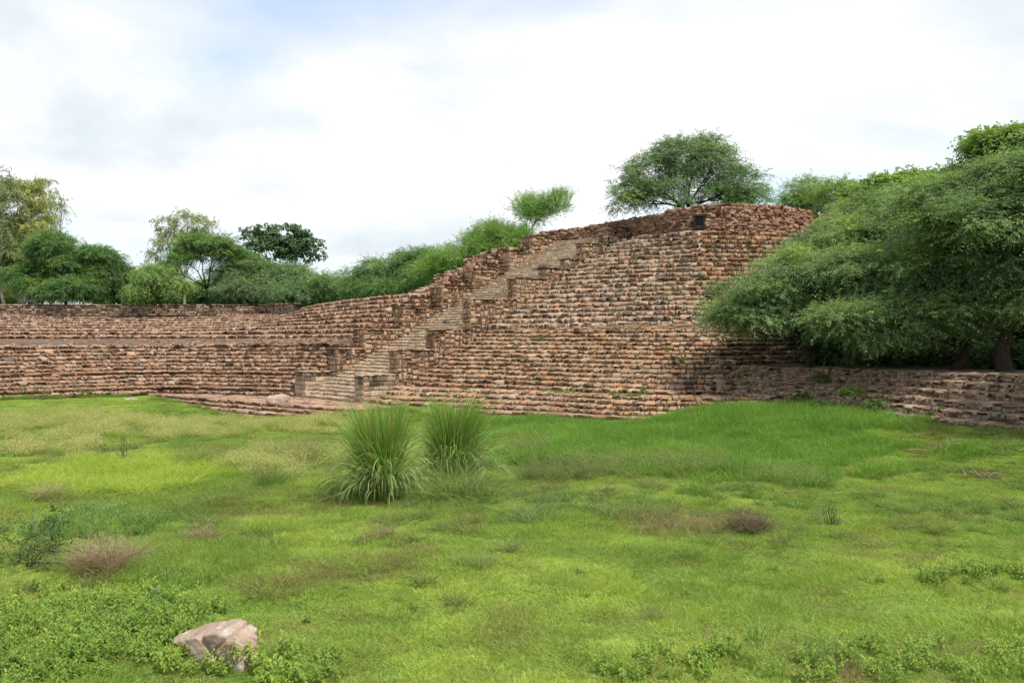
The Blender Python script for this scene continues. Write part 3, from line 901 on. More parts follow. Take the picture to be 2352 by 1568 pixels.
# ------------------------------------------------------------------ right retaining wall in tiers
ret = thing('tiered_retaining_wall', 'mortared rubble retaining wall in low tiers under the dark trees', 'wall', (18, 46, 1))
st = Stones()
H1 = [(11.8, 54.4, 1.35), (16.3, 48.0, 1.35), (21.0, 38.0, 1.35), (25.8, 26, 1.35), (29, 17, 1.35)]
H2 = [(13.6, 56.5, 3.22), (18.6, 49.8, 3.25), (23.6, 39.3, 3.35), (28.5, 27.0, 3.4), (31.7, 17.9, 3.4)]
hc = courses_of([(H1, H2, 6)])
PAL_RET = [tuple(np.array(c)*np.array((1.06, 1.0, 0.95))) for c in PAL_GREY]
stepped(ret, hc, 0.5, st, PAL_RET, 'rough', lens=(0.14, 0.62), back=8.0, rows=2, cap=(0.72, 1.05), recess=0.06, proud=0.02, chinks=False, core_mat=M_MORTAR_L,
        pave_from=0.75, pave_max=1.2, dark=0.14, clip=(1650, 2700), gap=(0.02, 0.08), wob=0.06, out_prob=0.02, zjit=0.03, tilt=0.06)
st.build(ret, M_STONE_WALL)
# wooded bank behind that wall
def bank_z(X, Y):
    d = (X-(24.6+(39.6-Y)*0.48))*0.9
    return 3.2+0.25*(fbm(X*0.3, Y*0.3)-0.5)*2+np.clip(d, 0, 60)*0.02
xs = np.arange(14, 75, 1.0); ys = np.arange(10, 76, 1.0)
X, Y = np.meshgrid(xs, ys)
Z = bank_z(X, Y)
ok = (X > np.interp(Y, [18, 27, 39.6, 50.6, 57.4, 62, 80], [31.7, 28.5, 23.6, 18.7, 14.2, 14.5, 15]))
nx = len(xs)
a = (np.arange(len(ys)-1)[:, None]*nx+np.arange(nx-1)[None, :])
k = ok[:-1, :-1] & ok[1:, :-1] & ok[:-1, 1:] & ok[1:, 1:]
a = a[k]
V = np.column_stack([X.ravel(), Y.ravel(), Z.ravel()])
F = np.stack([a, a+1, a+nx+1, a+nx], 1)
used = np.unique(F); mp = np.full(len(V), -1); mp[used] = np.arange(len(used))
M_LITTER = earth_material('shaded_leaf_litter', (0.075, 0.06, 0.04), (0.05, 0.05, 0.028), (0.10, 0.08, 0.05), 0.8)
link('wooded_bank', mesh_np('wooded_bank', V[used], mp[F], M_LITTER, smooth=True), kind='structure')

# ------------------------------------------------------------------ trees
def tubes(paths, sides=6):
    """paths: list of (pts (n,3), radii (n,)) -> verts, quads"""
    V = []; F = []; n0 = 0
    for P, r in paths:
        P = np.asarray(P, float); r = np.asarray(r, float); n = len(P)
        T = np.gradient(P, axis=0); T /= np.linalg.norm(T, axis=1)[:, None]+1e-9
        ref = np.array((0.3, 0.9, 0.1)) if abs(T[0, 2]) > 0.7 else np.array((0, 0, 1.0))
        A = np.cross(T, ref); A /= np.linalg.norm(A, axis=1)[:, None]+1e-9
        B = np.cross(T, A)
        th = np.arange(sides)*2*math.pi/sides
        ring = (A[:, None, :]*np.cos(th)[None, :, None]+B[:, None, :]*np.sin(th)[None, :, None])*r[:, None, None]+P[:, None, :]
        V.append(ring.reshape(-1, 3))
        i = np.arange(n-1)[:, None]*sides; j = np.arange(sides)[None, :]; j2 = (j+1) % sides
        F.append(np.stack([i+j, i+j2, i+sides+j2, i+sides+j], -1).reshape(-1, 4)+n0)
        n0 += n*sides
    return np.vstack(V), np.vstack(F)

def bend(p, q, r, k=5, amp=0.12, sag=0.0):
    p = np.asarray(p, float); q = np.asarray(q, float)
    t = np.linspace(0, 1, k)[:, None]
    L = np.linalg.norm(q-p)
    off = r.normal(0, amp*L*0.5, 3)
    P = p+(q-p)*t+np.sin(t*math.pi)*off
    P[:, 2] += (np.sin(t[:, 0]*math.pi))*sag*L
    if k > 4: P[1:-1] += r.normal(0, amp*L*0.10, (k-2, 3))
    return P

def norm(a): return a/(np.linalg.norm(a, axis=-1, keepdims=True)+1e-9)

def leaves(start, dirs, length, nleaf, leaf, width, droop, col, r, spread=0.8, tip=None, tip_p=0.0):
    """sprays: start (m,3), dirs (m,3), length (m,), col (m,3) -> verts, quads, colours"""
    m = len(start)
    sI = np.repeat(np.arange(m), nleaf)
    t = np.tile(np.linspace(0.12, 1.0, nleaf), m)+r.uniform(-0.04, 0.04, m*nleaf)
    d = dirs[sI]; L = length[sI][:, None]; tt = t[:, None]
    P = start[sI]+d*L*tt; P[:, 2] -= (droop*L[:, 0]*t*t)
    tang = d.copy(); tang[:, 2] -= 2*droop*t; tang = norm(tang)
    side = norm(np.cross(tang, np.array((0, 0, 1.0)))+r.normal(0, 0.15, (m*nleaf, 3)))
    sg = np.where(np.arange(m*nleaf) % 2 == 0, 1.0, -1.0)[:, None]
    ax = norm(tang*0.55+side*sg*spread+np.array((0, 0, -0.18))+r.normal(0, 0.28, (m*nleaf, 3)))
    ll = leaf*r.uniform(0.6, 1.25, m*nleaf)[:, None]; ww = width*r.uniform(0.7, 1.3, m*nleaf)[:, None]
    up = norm(np.cross(ax, tang)+r.normal(0, 0.35, (m*nleaf, 3)))
    wv = norm(np.cross(ax, up))
    b0 = P; mid = P+ax*ll*0.5; tipv = P+ax*ll; tipv[:, 2] -= ll[:, 0]*0.12
    V = np.stack([b0, mid+wv*ww*0.5, tipv, mid-wv*ww*0.5], 1).reshape(-1, 3)
    F = np.arange(m*nleaf*4).reshape(-1, 4)
    C = col[sI]*r.uniform(0.82, 1.18, (m*nleaf, 1))
    if tip is not None:
        isT = (r.random(m) < tip_p)[sI][:, None]
        C = np.where(isT, np.array(tip)*r.uniform(0.8, 1.15, (m*nleaf, 1)), C)
    return V, F, np.repeat(C, 4, axis=0)

LEAF_TONE = np.array((1.98, 1.86, 1.95))
def make_tree(name, label, cat, base, lobes, seed, trunk_r=0.25, fork=0.35, n_trunk=1, bark=(0.055, 0.042, 0.034),
              col=((0.045, 0.085, 0.03), (0.085, 0.14, 0.04)), tip=(0.17, 0.24, 0.04), tip_p=0.05,
              clump=1.5, sprays=16, spr=(0.5, 1.1), nleaf=12, leaf=0.2, width=0.06, droop=0.35, flat=0.65,
              clump_r=0.42, shell=(0.55, 1.0), lower=0.55, spread=0.8, group=None, twigs=5, lean=(0, 0), up=0.2, limbs=None, outl=0.75, split=0):
    r = np.random.default_rng(seed)
    base = np.asarray(base, float)
    root = thing(name, label, cat, tuple(base), group)
    C = np.array([l[0] for l in lobes], float); R = np.array([l[1] for l in lobes], float)
    limbC, limbR = C, R
    if split:
        cs = []; rs = []
        for c, q in zip(C, R):
            for j in range(split):
                v = norm(r.normal(0, 1, 3)); v[2] = v[2]*0.8+0.1
                k = r.uniform(0.34, 0.58)
                cs.append(c+v*q*(1-k)*r.uniform(0.7, 1.35)); rs.append(q*k*np.array((1.2, 1.2, 0.72)))
        C, R = np.array(cs), np.array(rs)
    # limbs
    leafC, leafR = C, R
    C, R = limbC, limbR
    cen = np.average(C, axis=0, weights=R.prod(1))
    paths = []
    for k in range(n_trunk):
        off = np.array((0.0, 0.0, 0.0)) if n_trunk == 1 else np.array((r.normal(0, 0.5), r.normal(0, 0.5), 0))
        H = max(0.6, (cen[2]-base[2])*fork*2)
        top = base+off*2.2+np.array((lean[0]+(cen[0]-base[0])*0.25, lean[1]+(cen[1]-base[1])*0.25, H*0.55))
        P = bend(base+off*0.4-np.array((0, 0, 0.4)), top, r, 7, 0.10)
        paths.append((P, np.linspace(trunk_r*1.25, trunk_r*0.78, 7)))
        for i in range(len(C)):
            if n_trunk > 1 and i % n_trunk != k: continue
            c = C[i]; hub = c-np.array((0, 0, R[i, 2]*0.35))
            s0 = P[-1] if r.random() < 0.6 else P[-2]
            Q = bend(s0, hub, r, 7, 0.14, 0.06)
            rr = trunk_r*(0.62 if len(C) < 4 else 0.5)
            paths.append((Q, np.linspace(rr, rr*0.35, 7)))
            for j in range(twigs):
                v = norm(r.normal(0, 1, 3)); v[2] = abs(v[2])*0.7-0.1
                e = c+norm(v)*R[i]*r.uniform(0.55, 0.9)
                s1 = Q[int(r.integers(2, 7))]
                W = bend(s1, e, r, 6, 0.16, 0.05)
                paths.append((W, np.linspace(rr*0.36, 0.018, 6)))
                for q in range(2):
                    v = norm(r.normal(0, 1, 3)); e2 = W[3]+norm(v*np.array((1, 1, 0.6))+norm(e-c)*0.6)*R[i].mean()*0.45
                    paths.append((bend(W[int(r.integers(2, 5))], e2, r, 5, 0.15, 0.03), np.linspace(rr*0.16, 0.012, 5)))
    V, F = tubes(paths)
    bc = np.array(bark)[None, :]*r.uniform(0.9, 1.1, (len(V), 1))
    link('trunk', mesh_np('trunk', V-base, F, M_BARK, bc, smooth=True), root)
    # crown: clumps of drooping sprays
    S = []; D = []; K = []
    C, R = leafC, leafR
    for i in range(len(C)):
        a = 4*math.pi*((R[i, 0]*R[i, 1])**1.6/3+(R[i, 0]*R[i, 2])**1.6/3+(R[i, 1]*R[i, 2])**1.6/3)**(1/1.6)
        n = int(a*clump)
        v = norm(r.normal(0, 1, (n, 3)))
        keep = (v[:, 2] > -0.25) | (r.random(n) < lower)
        v = v[keep]; n = len(v)
        f = r.uniform(shell[0], shell[1], n)**0.7
        # lumpy outline
        lump = 0.86+0.28*vnoise(v[:, 0]*2.3+seed*3.1+i*7, v[:, 1]*2.3+v[:, 2]*1.9+i*3)
        cc = C[i]+v*R[i]*(f*lump)[:, None]
        out = norm(v*R[i].mean()/R[i])
        tone = r.random(n)
        cl = (np.array(col[0])[None]*(1-tone[:, None])+np.array(col[1])[None]*tone[:, None])*LEAF_TONE
        isT = r.random(n) < tip_p*(0.4+1.2*(v[:, 2] > 0.2)); cl[isT] = cl[isT]*0.35+np.array(tip)*0.65*LEAF_TONE
        s0 = np.repeat(cc, sprays, 0)+r.normal(0, clump_r, (n*sprays, 3))*np.array((1, 1, 0.42))
        dd = norm(np.repeat(out, sprays, 0)*outl+r.normal(0, 0.55, (n*sprays, 3))+np.array((0, 0, up)))
        dd[:, 2] *= flat
        S.append(s0); D.append(norm(dd)); K.append(np.repeat(cl, sprays, 0))
    S = np.vstack(S); D = np.vstack(D); K = np.vstack(K)
    V, F, Cc = leaves(S, D, r.uniform(spr[0], spr[1], len(S)), nleaf, leaf, width, droop, K, r, spread, None, 0)
    link('crown', mesh_np('crown', V-base, F, M_LEAF, Cc), root)
    return root

def lob(x, y, Y, rx, ry, dep=1.0):
    """an ellipsoid lobe that stands at distance Y and covers rx, ry frame units"""
    s = Y/FPX
    return (at(x, y, Y), (rx*s, rx*s*dep, ry*s))

G_NEAR = ((0.040, 0.078, 0.036), (0.135, 0.200, 0.075))
G_ACACIA = ((0.050, 0.098, 0.036), (0.095, 0.165, 0.050))
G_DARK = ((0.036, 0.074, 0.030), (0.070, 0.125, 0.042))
G_LIGHT = ((0.085, 0.150, 0.045), (0.135, 0.215, 0.060))
G_GREYG = ((0.060, 0.105, 0.050), (0.105, 0.165, 0.075))
FEATHER = dict(spr=(0.6, 1.4), nleaf=14, leaf=0.22, width=0.052, droop=0.36, flat=0.55, split=5)

# --- big thorn trees on the right bank
NEAR = dict(spr=(0.5, 1.5), nleaf=16, leaf=0.16, width=0.046, droop=0.27, flat=0.36, clump=0.66, sprays=40, clump_r=0.42, shell=(0.5, 1.15), up=0.1, col=G_NEAR, tip=(0.19, 0.27, 0.05), tip_p=0.09, split=9)
def b3(x, Y): return (px_x(x, Y), Y, float(bank_z(px_x(x, Y), Y)))
make_tree('thorn_tree', 'low spreading thorn tree drooping over the bastion corner, leaning trunk on the bank', 'tree', b3(1865, 55.5),
          [lob(1755, 675, 54, 100, 50, 0.9), lob(1850, 625, 55, 105, 62), lob(1705, 722, 53.5, 62, 36), lob(1800, 705, 54, 85, 40), lob(1930, 675, 56, 90, 70)], 11, 0.17, lean=(-0.6, 0), **NEAR)
make_tree('thorn_tree', 'broad thorn tree whose layered boughs hang over the tiered wall', 'tree', b3(2185, 50),
          [lob(2040, 720, 48.5, 120, 75), lob(2150, 640, 49, 130, 95), lob(1975, 735, 48, 100, 34), lob(2120, 715, 47.5, 110, 52), lob(2000, 620, 51, 110, 75), lob(2235, 705, 48, 80, 58)], 12, 0.26, lean=(1.6, 0), **NEAR)
make_tree('thorn_tree', 'tallest thorn tree with thick trunk at the end of the tiered wall', 'tree', b3(2312, 46.5),
          [lob(2330, 420, 46, 150, 95), lob(2260, 520, 45.5, 130, 90), lob(2410, 560, 46, 150, 130), lob(2180, 480, 48, 110, 80), lob(2330, 625, 45.5, 100, 85), lob(2430, 680, 45, 120, 75)], 13, 0.36, fork=0.3, **NEAR)
make_tree('thorn_tree', 'thorn tree standing behind the boughs between bastion and tallest tree', 'tree', b3(2040, 60),
          [lob(1960, 560, 59, 110, 75), lob(2080, 520, 60, 130, 80), lob(1900, 600, 59, 80, 55), lob(2180, 570, 60, 120, 90)], 14, 0.22, **dict(NEAR, clump=1.5))
make_tree('creeper_clad_tree', 'tree smothered in bright green creepers on the skyline right of the mound', 'tree', (px_x(2060, 70), 70, 5.0),
          [lob(2050, 445, 68, 75, 50), lob(2130, 450, 68, 90, 60), lob(1985, 470, 70, 70, 45), lob(2210, 400, 67, 80, 60), lob(2290, 350, 66, 95, 45), lob(2370, 330, 64, 80, 50)], 15, 0.25,
          **dict(FEATHER, clump=1.5, sprays=17, clump_r=0.4, leaf=0.2, width=0.12, col=((0.075, 0.135, 0.032), (0.115, 0.185, 0.045)), tip=(0.17, 0.25, 0.05), tip_p=0.1))
make_tree('feathery_tree', 'pale feathery tree behind the right end of the rubble wall', 'tree', (px_x(1900, 82), 82, 8.0),
          [lob(1890, 445, 82, 75, 40), lob(1830, 480, 82, 60, 38), lob(1960, 480, 80, 75, 45)], 16, 0.16, **dict(FEATHER, clump=1.3, sprays=14, col=G_LIGHT))
make_tree('feathery_tree', 'dry olive feathery tree in front of the dark end of the rubble wall', 'tree', (px_x(1930, 66), 66, 4.0),
          [lob(1945, 515, 65, 65, 45), lob(1990, 560, 65, 60, 40), lob(1900, 560, 66, 45, 30)], 17, 0.14, **dict(FEATHER, clump=1.5, sprays=14, col=((0.11, 0.13, 0.05), (0.16, 0.17, 0.07)), tip=(0.22, 0.32, 0.05), tip_p=0.1))
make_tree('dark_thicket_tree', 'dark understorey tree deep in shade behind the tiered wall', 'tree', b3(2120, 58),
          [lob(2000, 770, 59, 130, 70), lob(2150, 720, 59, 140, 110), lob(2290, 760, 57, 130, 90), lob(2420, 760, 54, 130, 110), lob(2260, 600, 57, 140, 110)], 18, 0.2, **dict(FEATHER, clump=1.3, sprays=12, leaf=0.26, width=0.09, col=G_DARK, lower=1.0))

make_tree('thorn_tree', 'thorn tree further along the tiered wall, shading its top', 'tree', (33.0, 36.0, 3.3),
          [lob(2640, 520, 36, 190, 130), lob(2760, 600, 36, 170, 120), lob(2560, 640, 37, 130, 90)], 19, 0.3, **dict(NEAR, clump=0.5, sprays=30))
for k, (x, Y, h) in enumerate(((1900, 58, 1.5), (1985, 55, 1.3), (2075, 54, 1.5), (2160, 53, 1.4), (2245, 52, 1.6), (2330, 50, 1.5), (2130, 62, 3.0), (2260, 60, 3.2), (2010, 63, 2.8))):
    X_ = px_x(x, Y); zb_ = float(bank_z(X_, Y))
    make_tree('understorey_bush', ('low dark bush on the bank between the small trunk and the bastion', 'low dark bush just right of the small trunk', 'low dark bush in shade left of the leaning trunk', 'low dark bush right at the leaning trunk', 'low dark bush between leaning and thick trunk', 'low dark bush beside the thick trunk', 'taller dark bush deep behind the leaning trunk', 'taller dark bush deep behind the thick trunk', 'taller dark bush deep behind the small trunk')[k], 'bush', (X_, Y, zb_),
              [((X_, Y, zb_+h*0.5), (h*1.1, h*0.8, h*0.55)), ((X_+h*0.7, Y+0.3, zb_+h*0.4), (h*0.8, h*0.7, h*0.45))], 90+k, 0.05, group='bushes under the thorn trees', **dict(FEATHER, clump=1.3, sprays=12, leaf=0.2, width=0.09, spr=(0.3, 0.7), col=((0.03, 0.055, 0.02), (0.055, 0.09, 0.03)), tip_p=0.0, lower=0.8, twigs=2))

# --- the lone acacia on the mound
make_tree('acacia_tree', 'lone umbrella acacia with dark forked limbs standing on the mound above the door', 'tree', (px_x(1580, 81), 81, MOUND_TOP-0.1),
          [lob(1570, 365, 81, 85, 38), lob(1500, 395, 80.5, 60, 36), lob(1640, 385, 81, 65, 38), lob(1460, 440, 80, 52, 30), lob(1690, 430, 81, 58, 32), lob(1530, 445, 79.5, 60, 28), lob(1620, 340, 82, 45, 24), lob(1440, 462, 79.5, 42, 20), lob(1720, 455, 80, 42, 20), lob(1660, 450, 80, 50, 22)], 21, 0.22, fork=0.32, n_trunk=2, bark=(0.03, 0.025, 0.022),
          **dict(FEATHER, clump=1.35, sprays=15, split=0, leaf=0.25, width=0.055, col=G_GREYG, tip=(0.15, 0.23, 0.06), tip_p=0.06, lower=0.25, twigs=7, clump_r=0.36))
make_tree('feathery_tree', 'small airy fan-shaped tree standing above the head of the stairs', 'tree', (px_x(1222, 97), 97, 11.0),
          [lob(1215, 475, 97, 38, 26), lob(1265, 470, 97, 38, 28), lob(1240, 492, 97, 45, 22)], 22, 0.12, n_trunk=3, **dict(FEATHER, clump=1.4, sprays=12, spr=(0.6, 1.2), up=0.9, droop=0.05, flat=1.0, col=G_LIGHT, leaf=0.22, width=0.045))
make_tree('feathery_bush', 'rounded pale green bush left of the stairs, below the airy fan-shaped tree', 'bush', (px_x(1150, 94), 94, 9.2),
          [lob(1150, 540, 94, 62, 42), lob(1100, 575, 93, 45, 42), lob(1200, 560, 94, 42, 40), lob(1140, 595, 92, 60, 35)], 23, 0.12, n_trunk=3, **dict(FEATHER, clump=1.7, sprays=14, up=0.6, droop=0.15, flat=0.9, col=G_LIGHT, leaf=0.22, width=0.05))
make_tree('feathery_bush', 'low pale bush crowding the rubble crest beside the stairs', 'bush', (px_x(1030, 92), 92, 8.2),
          [lob(1030, 595, 91, 55, 32), lob(985, 612, 91, 45, 30), lob(1070, 600, 92, 40, 30)], 24, 0.1, n_trunk=2, **dict(FEATHER, clump=1.7, sprays=14, up=0.5, droop=0.2, flat=0.8, col=G_LIGHT, leaf=0.22, width=0.05))
make_tree('thorn_tree', 'wide low thorn tree beyond the left crest with darker layered boughs', 'tree', (px_x(900, 98), 98, 7.2),
          [lob(880, 625, 97, 75, 38), lob(950, 595, 98, 65, 35), lob(830, 650, 98, 55, 32), lob(970, 640, 96, 55, 28), lob(900, 660, 96, 90, 22)], 25, 0.18, **dict(FEATHER, clump=1.6, sprays=15, col=G_ACACIA))
make_tree('thorn_tree', 'small thorn tree filling the dip behind the end of the parapet', 'tree', (px_x(765, 104), 104, 7.2),
          [lob(765, 655, 104, 48, 32), lob(730, 668, 104, 40, 26), lob(800, 668, 102, 45, 24)], 26, 0.15, **dict(FEATHER, clump=1.6, sprays=14, col=G_ACACIA))

# --- trees beyond the parapet
FAR = dict(FEATHER, leaf=0.25, width=0.062, sprays=15, clump_r=0.36)
make_tree('thorn_tree', 'big rounded thorn tree overhanging the parapet right of the slender forked trunk', 'tree', (px_x(620, 107), 107, 7.2),
          [lob(600, 635, 105, 95, 48), lob(670, 640, 106, 70, 50), lob(560, 665, 104, 65, 32), lob(690, 672, 104, 50, 26), lob(620, 675, 103, 80, 24)], 31, 0.2, **dict(FAR, clump=1.5, col=G_GREYG))
make_tree('thorn_tree', 'flat-topped thorn tree with slender dark forked trunk behind the parapet', 'tree', (px_x(470, 104), 104, 7.2),
          [lob(460, 565, 104, 60, 26), lob(420, 590, 104, 48, 28), lob(515, 575, 105, 50, 26), lob(490, 555, 105, 45, 20), lob(400, 615, 105, 30, 25), lob(545, 600, 106, 45, 28)], 32, 0.17, fork=0.42, bark=(0.025, 0.02, 0.018), **dict(FAR, clump=1.3, col=G_ACACIA, lower=0.2))
make_tree('thorn_tree', 'weeping light green thorn tree hanging over the middle of the parapet', 'tree', (px_x(365, 103), 103, 7.2),
          [lob(360, 640, 102, 55, 42), lob(330, 665, 102, 40, 28), lob(400, 665, 102, 42, 28)], 33, 0.14, **dict(FAR, clump=1.5, droop=0.7, col=G_LIGHT))
make_tree('thorn_tree', 'dense dark thorn tree beside the pale trunks at the far left', 'tree', (px_x(150, 106), 106, 7.2),
          [lob(140, 590, 105, 80, 58), lob(195, 600, 105, 65, 50), lob(90, 640, 105, 55, 48), lob(150, 655, 104, 95, 36), lob(215, 645, 104, 50, 40)], 34, 0.22, **dict(FAR, clump=1.6, col=((0.04, 0.085, 0.03), (0.08, 0.15, 0.042))))
make_tree('thorn_tree', 'shaded low thorn tree in the gap beside the dense dark tree', 'tree', (px_x(275, 108), 108, 7.2),
          [lob(275, 640, 107, 55, 48), lob(240, 620, 108, 40, 40), lob(310, 660, 108, 40, 36)], 35, 0.15, **dict(FAR, clump=1.5, col=G_DARK))
make_tree('broadleaf_tree', 'dark broad-leaved tree with ragged crown rising behind the rounded thorn tree', 'tree', (px_x(640, 122), 122, 7.2),
          [lob(595, 545, 122, 40, 26), lob(650, 540, 122, 48, 24), lob(695, 560, 122, 38, 26), lob(620, 575, 122, 60, 26), lob(715, 585, 121, 18, 16), lob(680, 585, 122, 35, 22)], 36, 0.24, bark=(0.05, 0.04, 0.035), clump=0.62, sprays=10, spr=(0.3, 0.9), nleaf=8, leaf=0.38, width=0.24, droop=0.5, flat=0.7, clump_r=0.4, col=((0.035, 0.07, 0.036), (0.06, 0.11, 0.05)), tip=(0.05, 0.1, 0.03), tip_p=0.05, lower=0.3)
make_tree('eucalyptus_tree', 'sparse grey-green eucalyptus top showing above the flat-topped thorn tree', 'tree', (px_x(420, 120), 120, 7.2),
          [lob(380, 520, 120, 26, 22), lob(430, 505, 120, 36, 20), lob(465, 515, 120, 26, 18), lob(400, 555, 120, 40, 25), lob(355, 575, 120, 20, 20), lob(450, 545, 120, 36, 22)], 37, 0.2, fork=0.4, bark=(0.3, 0.27, 0.23), clump=0.7, sprays=9, spr=(0.3, 0.9), nleaf=9, leaf=0.32, width=0.09, droop=0.9, flat=0.8, clump_r=0.42, col=((0.11, 0.14, 0.065), (0.16, 0.19, 0.085)), tip=(0.2, 0.22, 0.08), tip_p=0.08)
for k, (bx, Y, lobs, lab) in enumerate((
    (55, 116, [(40, 470, 55, 60), (70, 530, 55, 55), (20, 560, 60, 60), (90, 450, 30, 40), (60, 600, 50, 60)], 'tall olive eucalyptus with pale trunk at the left end of the parapet'),
    (120, 122, [(100, 435, 20, 30), (95, 490, 24, 30), (130, 475, 16, 26), (115, 520, 24, 25), (140, 455, 10, 18)], 'thin wispy eucalyptus leaning right beside the tall olive one'),
    (8, 113, [(-10, 450, 45, 60), (-20, 540, 60, 70), (10, 610, 50, 60), (-60, 600, 60, 80)], 'heavy grey-green eucalyptus beside the tall olive one, its crown hanging lowest'))):
    make_tree('eucalyptus_tree', lab, 'tree', (px_x(bx, Y), Y, 7.2), [lob(x, y, Y, rx, ry) for x, y, rx, ry in lobs], 41+k, 0.22, fork=0.45, bark=(0.36, 0.31, 0.26), n_trunk=(1 if k else 2),
              clump=(0.95, 0.7, 1.1)[k], sprays=11, spr=(0.3, 0.9), nleaf=9, leaf=0.32, width=0.085, droop=0.9, flat=0.8, clump_r=0.45, col=(((0.12, 0.145, 0.045), (0.18, 0.20, 0.06)), ((0.09, 0.13, 0.06), (0.14, 0.18, 0.08)), ((0.09, 0.115, 0.055), (0.13, 0.16, 0.07)))[k], tip=(0.23, 0.25, 0.07), tip_p=0.08)
# distant hedge of trees closing the gaps between trunks
rr_ = np.random.default_rng(77)
for k, (x, y, rx, ry) in enumerate(((20, 660, 60, 40), (250, 660, 60, 40), (390, 670, 70, 35), (500, 668, 70, 36), (640, 672, 80, 32), (760, 676, 60, 24))):
    make_tree('far_tree', ('far tree screening the pale trunks at the very left', 'far tree closing the view behind the shaded low thorn tree', 'far tree seen between weeping tree and slender forked trunk', 'far tree seen just right of the slender forked trunk', 'far tree closing the view behind the big rounded thorn tree', 'far tree behind the small thorn tree in the dip')[k], 'tree', (px_x(x, 128), 128, 7.1),
              [lob(x, y, 128, rx, ry), lob(x-rx*0.5, y+ry*0.4, 128, rx*0.6, ry*0.7), lob(x+rx*0.5, y+ry*0.4, 128, rx*0.6, ry*0.7)], 50+k, 0.18, group='far trees behind the parapet', **dict(FAR, clump=0.8, sprays=10, leaf=0.36, width=0.12, col=G_ACACIA, lower=1.0))

# ------------------------------------------------------------------ meadow
def ribbon(P, W, r, cols, seg_first=True):
    """P (m,k,3) centre lines, W (m,k) widths, side chosen horizontally -> verts, quads, colours"""
    m, k, _ = P.shape
    T = np.gradient(P, axis=1)
    a = r.uniform(0, 2*math.pi, m)
    side = np.stack([np.cos(a), np.sin(a), np.zeros(m)], 1)[:, None, :]
    side = np.repeat(side, k, 1)
    side = norm(side-T*(side*T).sum(-1, keepdims=True)/((T*T).sum(-1, keepdims=True)+1e-9))
    V = np.stack([P-side*W[..., None]/2, P+side*W[..., None]/2], 2).reshape(-1, 3)
    b = np.arange(m)[:, None]*2*k+np.arange(k-1)[None, :]*2
    b = b.ravel()
    F = np.stack([b, b+1, b+3, b+2], 1)
    C = np.repeat(cols.reshape(m*k, 3), 2, 0)
    return V, F, C

def blades(r, n, rad, h, w, arch, k=3, colA=(1, 1, 1), colB=(1, 1, 1), root_dark=0.55, lean=0.15, hvar=0.35, wind=(0, 0)):
    """grass blades rooted in a disc of radius rad"""
    a = r.uniform(0, 2*math.pi, n); q = rad*np.sqrt(r.random(n))
    root = np.stack([q*np.cos(a), q*np.sin(a), np.zeros(n)], 1)
    H = h*r.uniform(1-hvar, 1+hvar*0.6, n)
    az = r.uniform(0, 2*math.pi, n)
    d = np.stack([np.cos(az), np.sin(az)], 1)*(lean*np.abs(r.normal(0, 1, n)))[:, None]
    cu = arch*np.abs(r.normal(0.7, 0.5, n))
    t = np.linspace(0, 1, k)
    P = np.zeros((n, k, 3))
    P[..., :2] = root[:, None, :2]+(d[:, None, :]*t[None, :, None]+norm(d)[:, None, :]*(cu[:, None]*t[None, :]**2)[..., None]+np.array(wind)[None, None, :]*(t**1.6)[None, :, None])*H[:, None, None]
    P[..., 2] = H[:, None]*(t[None, :]-0.45*np.minimum(cu, 1.6)[:, None]*t[None, :]**2.4)-0.02
    W = w*r.uniform(0.7, 1.3, n)[:, None]*np.array([1.0 if i == 0 else (1-(i/(k-1))**1.5)*0.98+0.04 for i in range(k)])[None, :]
    f = r.random((n, 1, 1))
    C = np.array(colA)*(1-f)+np.array(colB)*f
    C = np.repeat(C, k, 1)
    return ribbon(P, W, r, C)

def cat_parts(parts):
    V = []; F = []; C = []; n = 0
    for v, f, c in parts:
        V.append(v); F.append(f+n); C.append(c); n += len(v)
    return np.vstack(V), np.vstack(F), np.vstack(C)

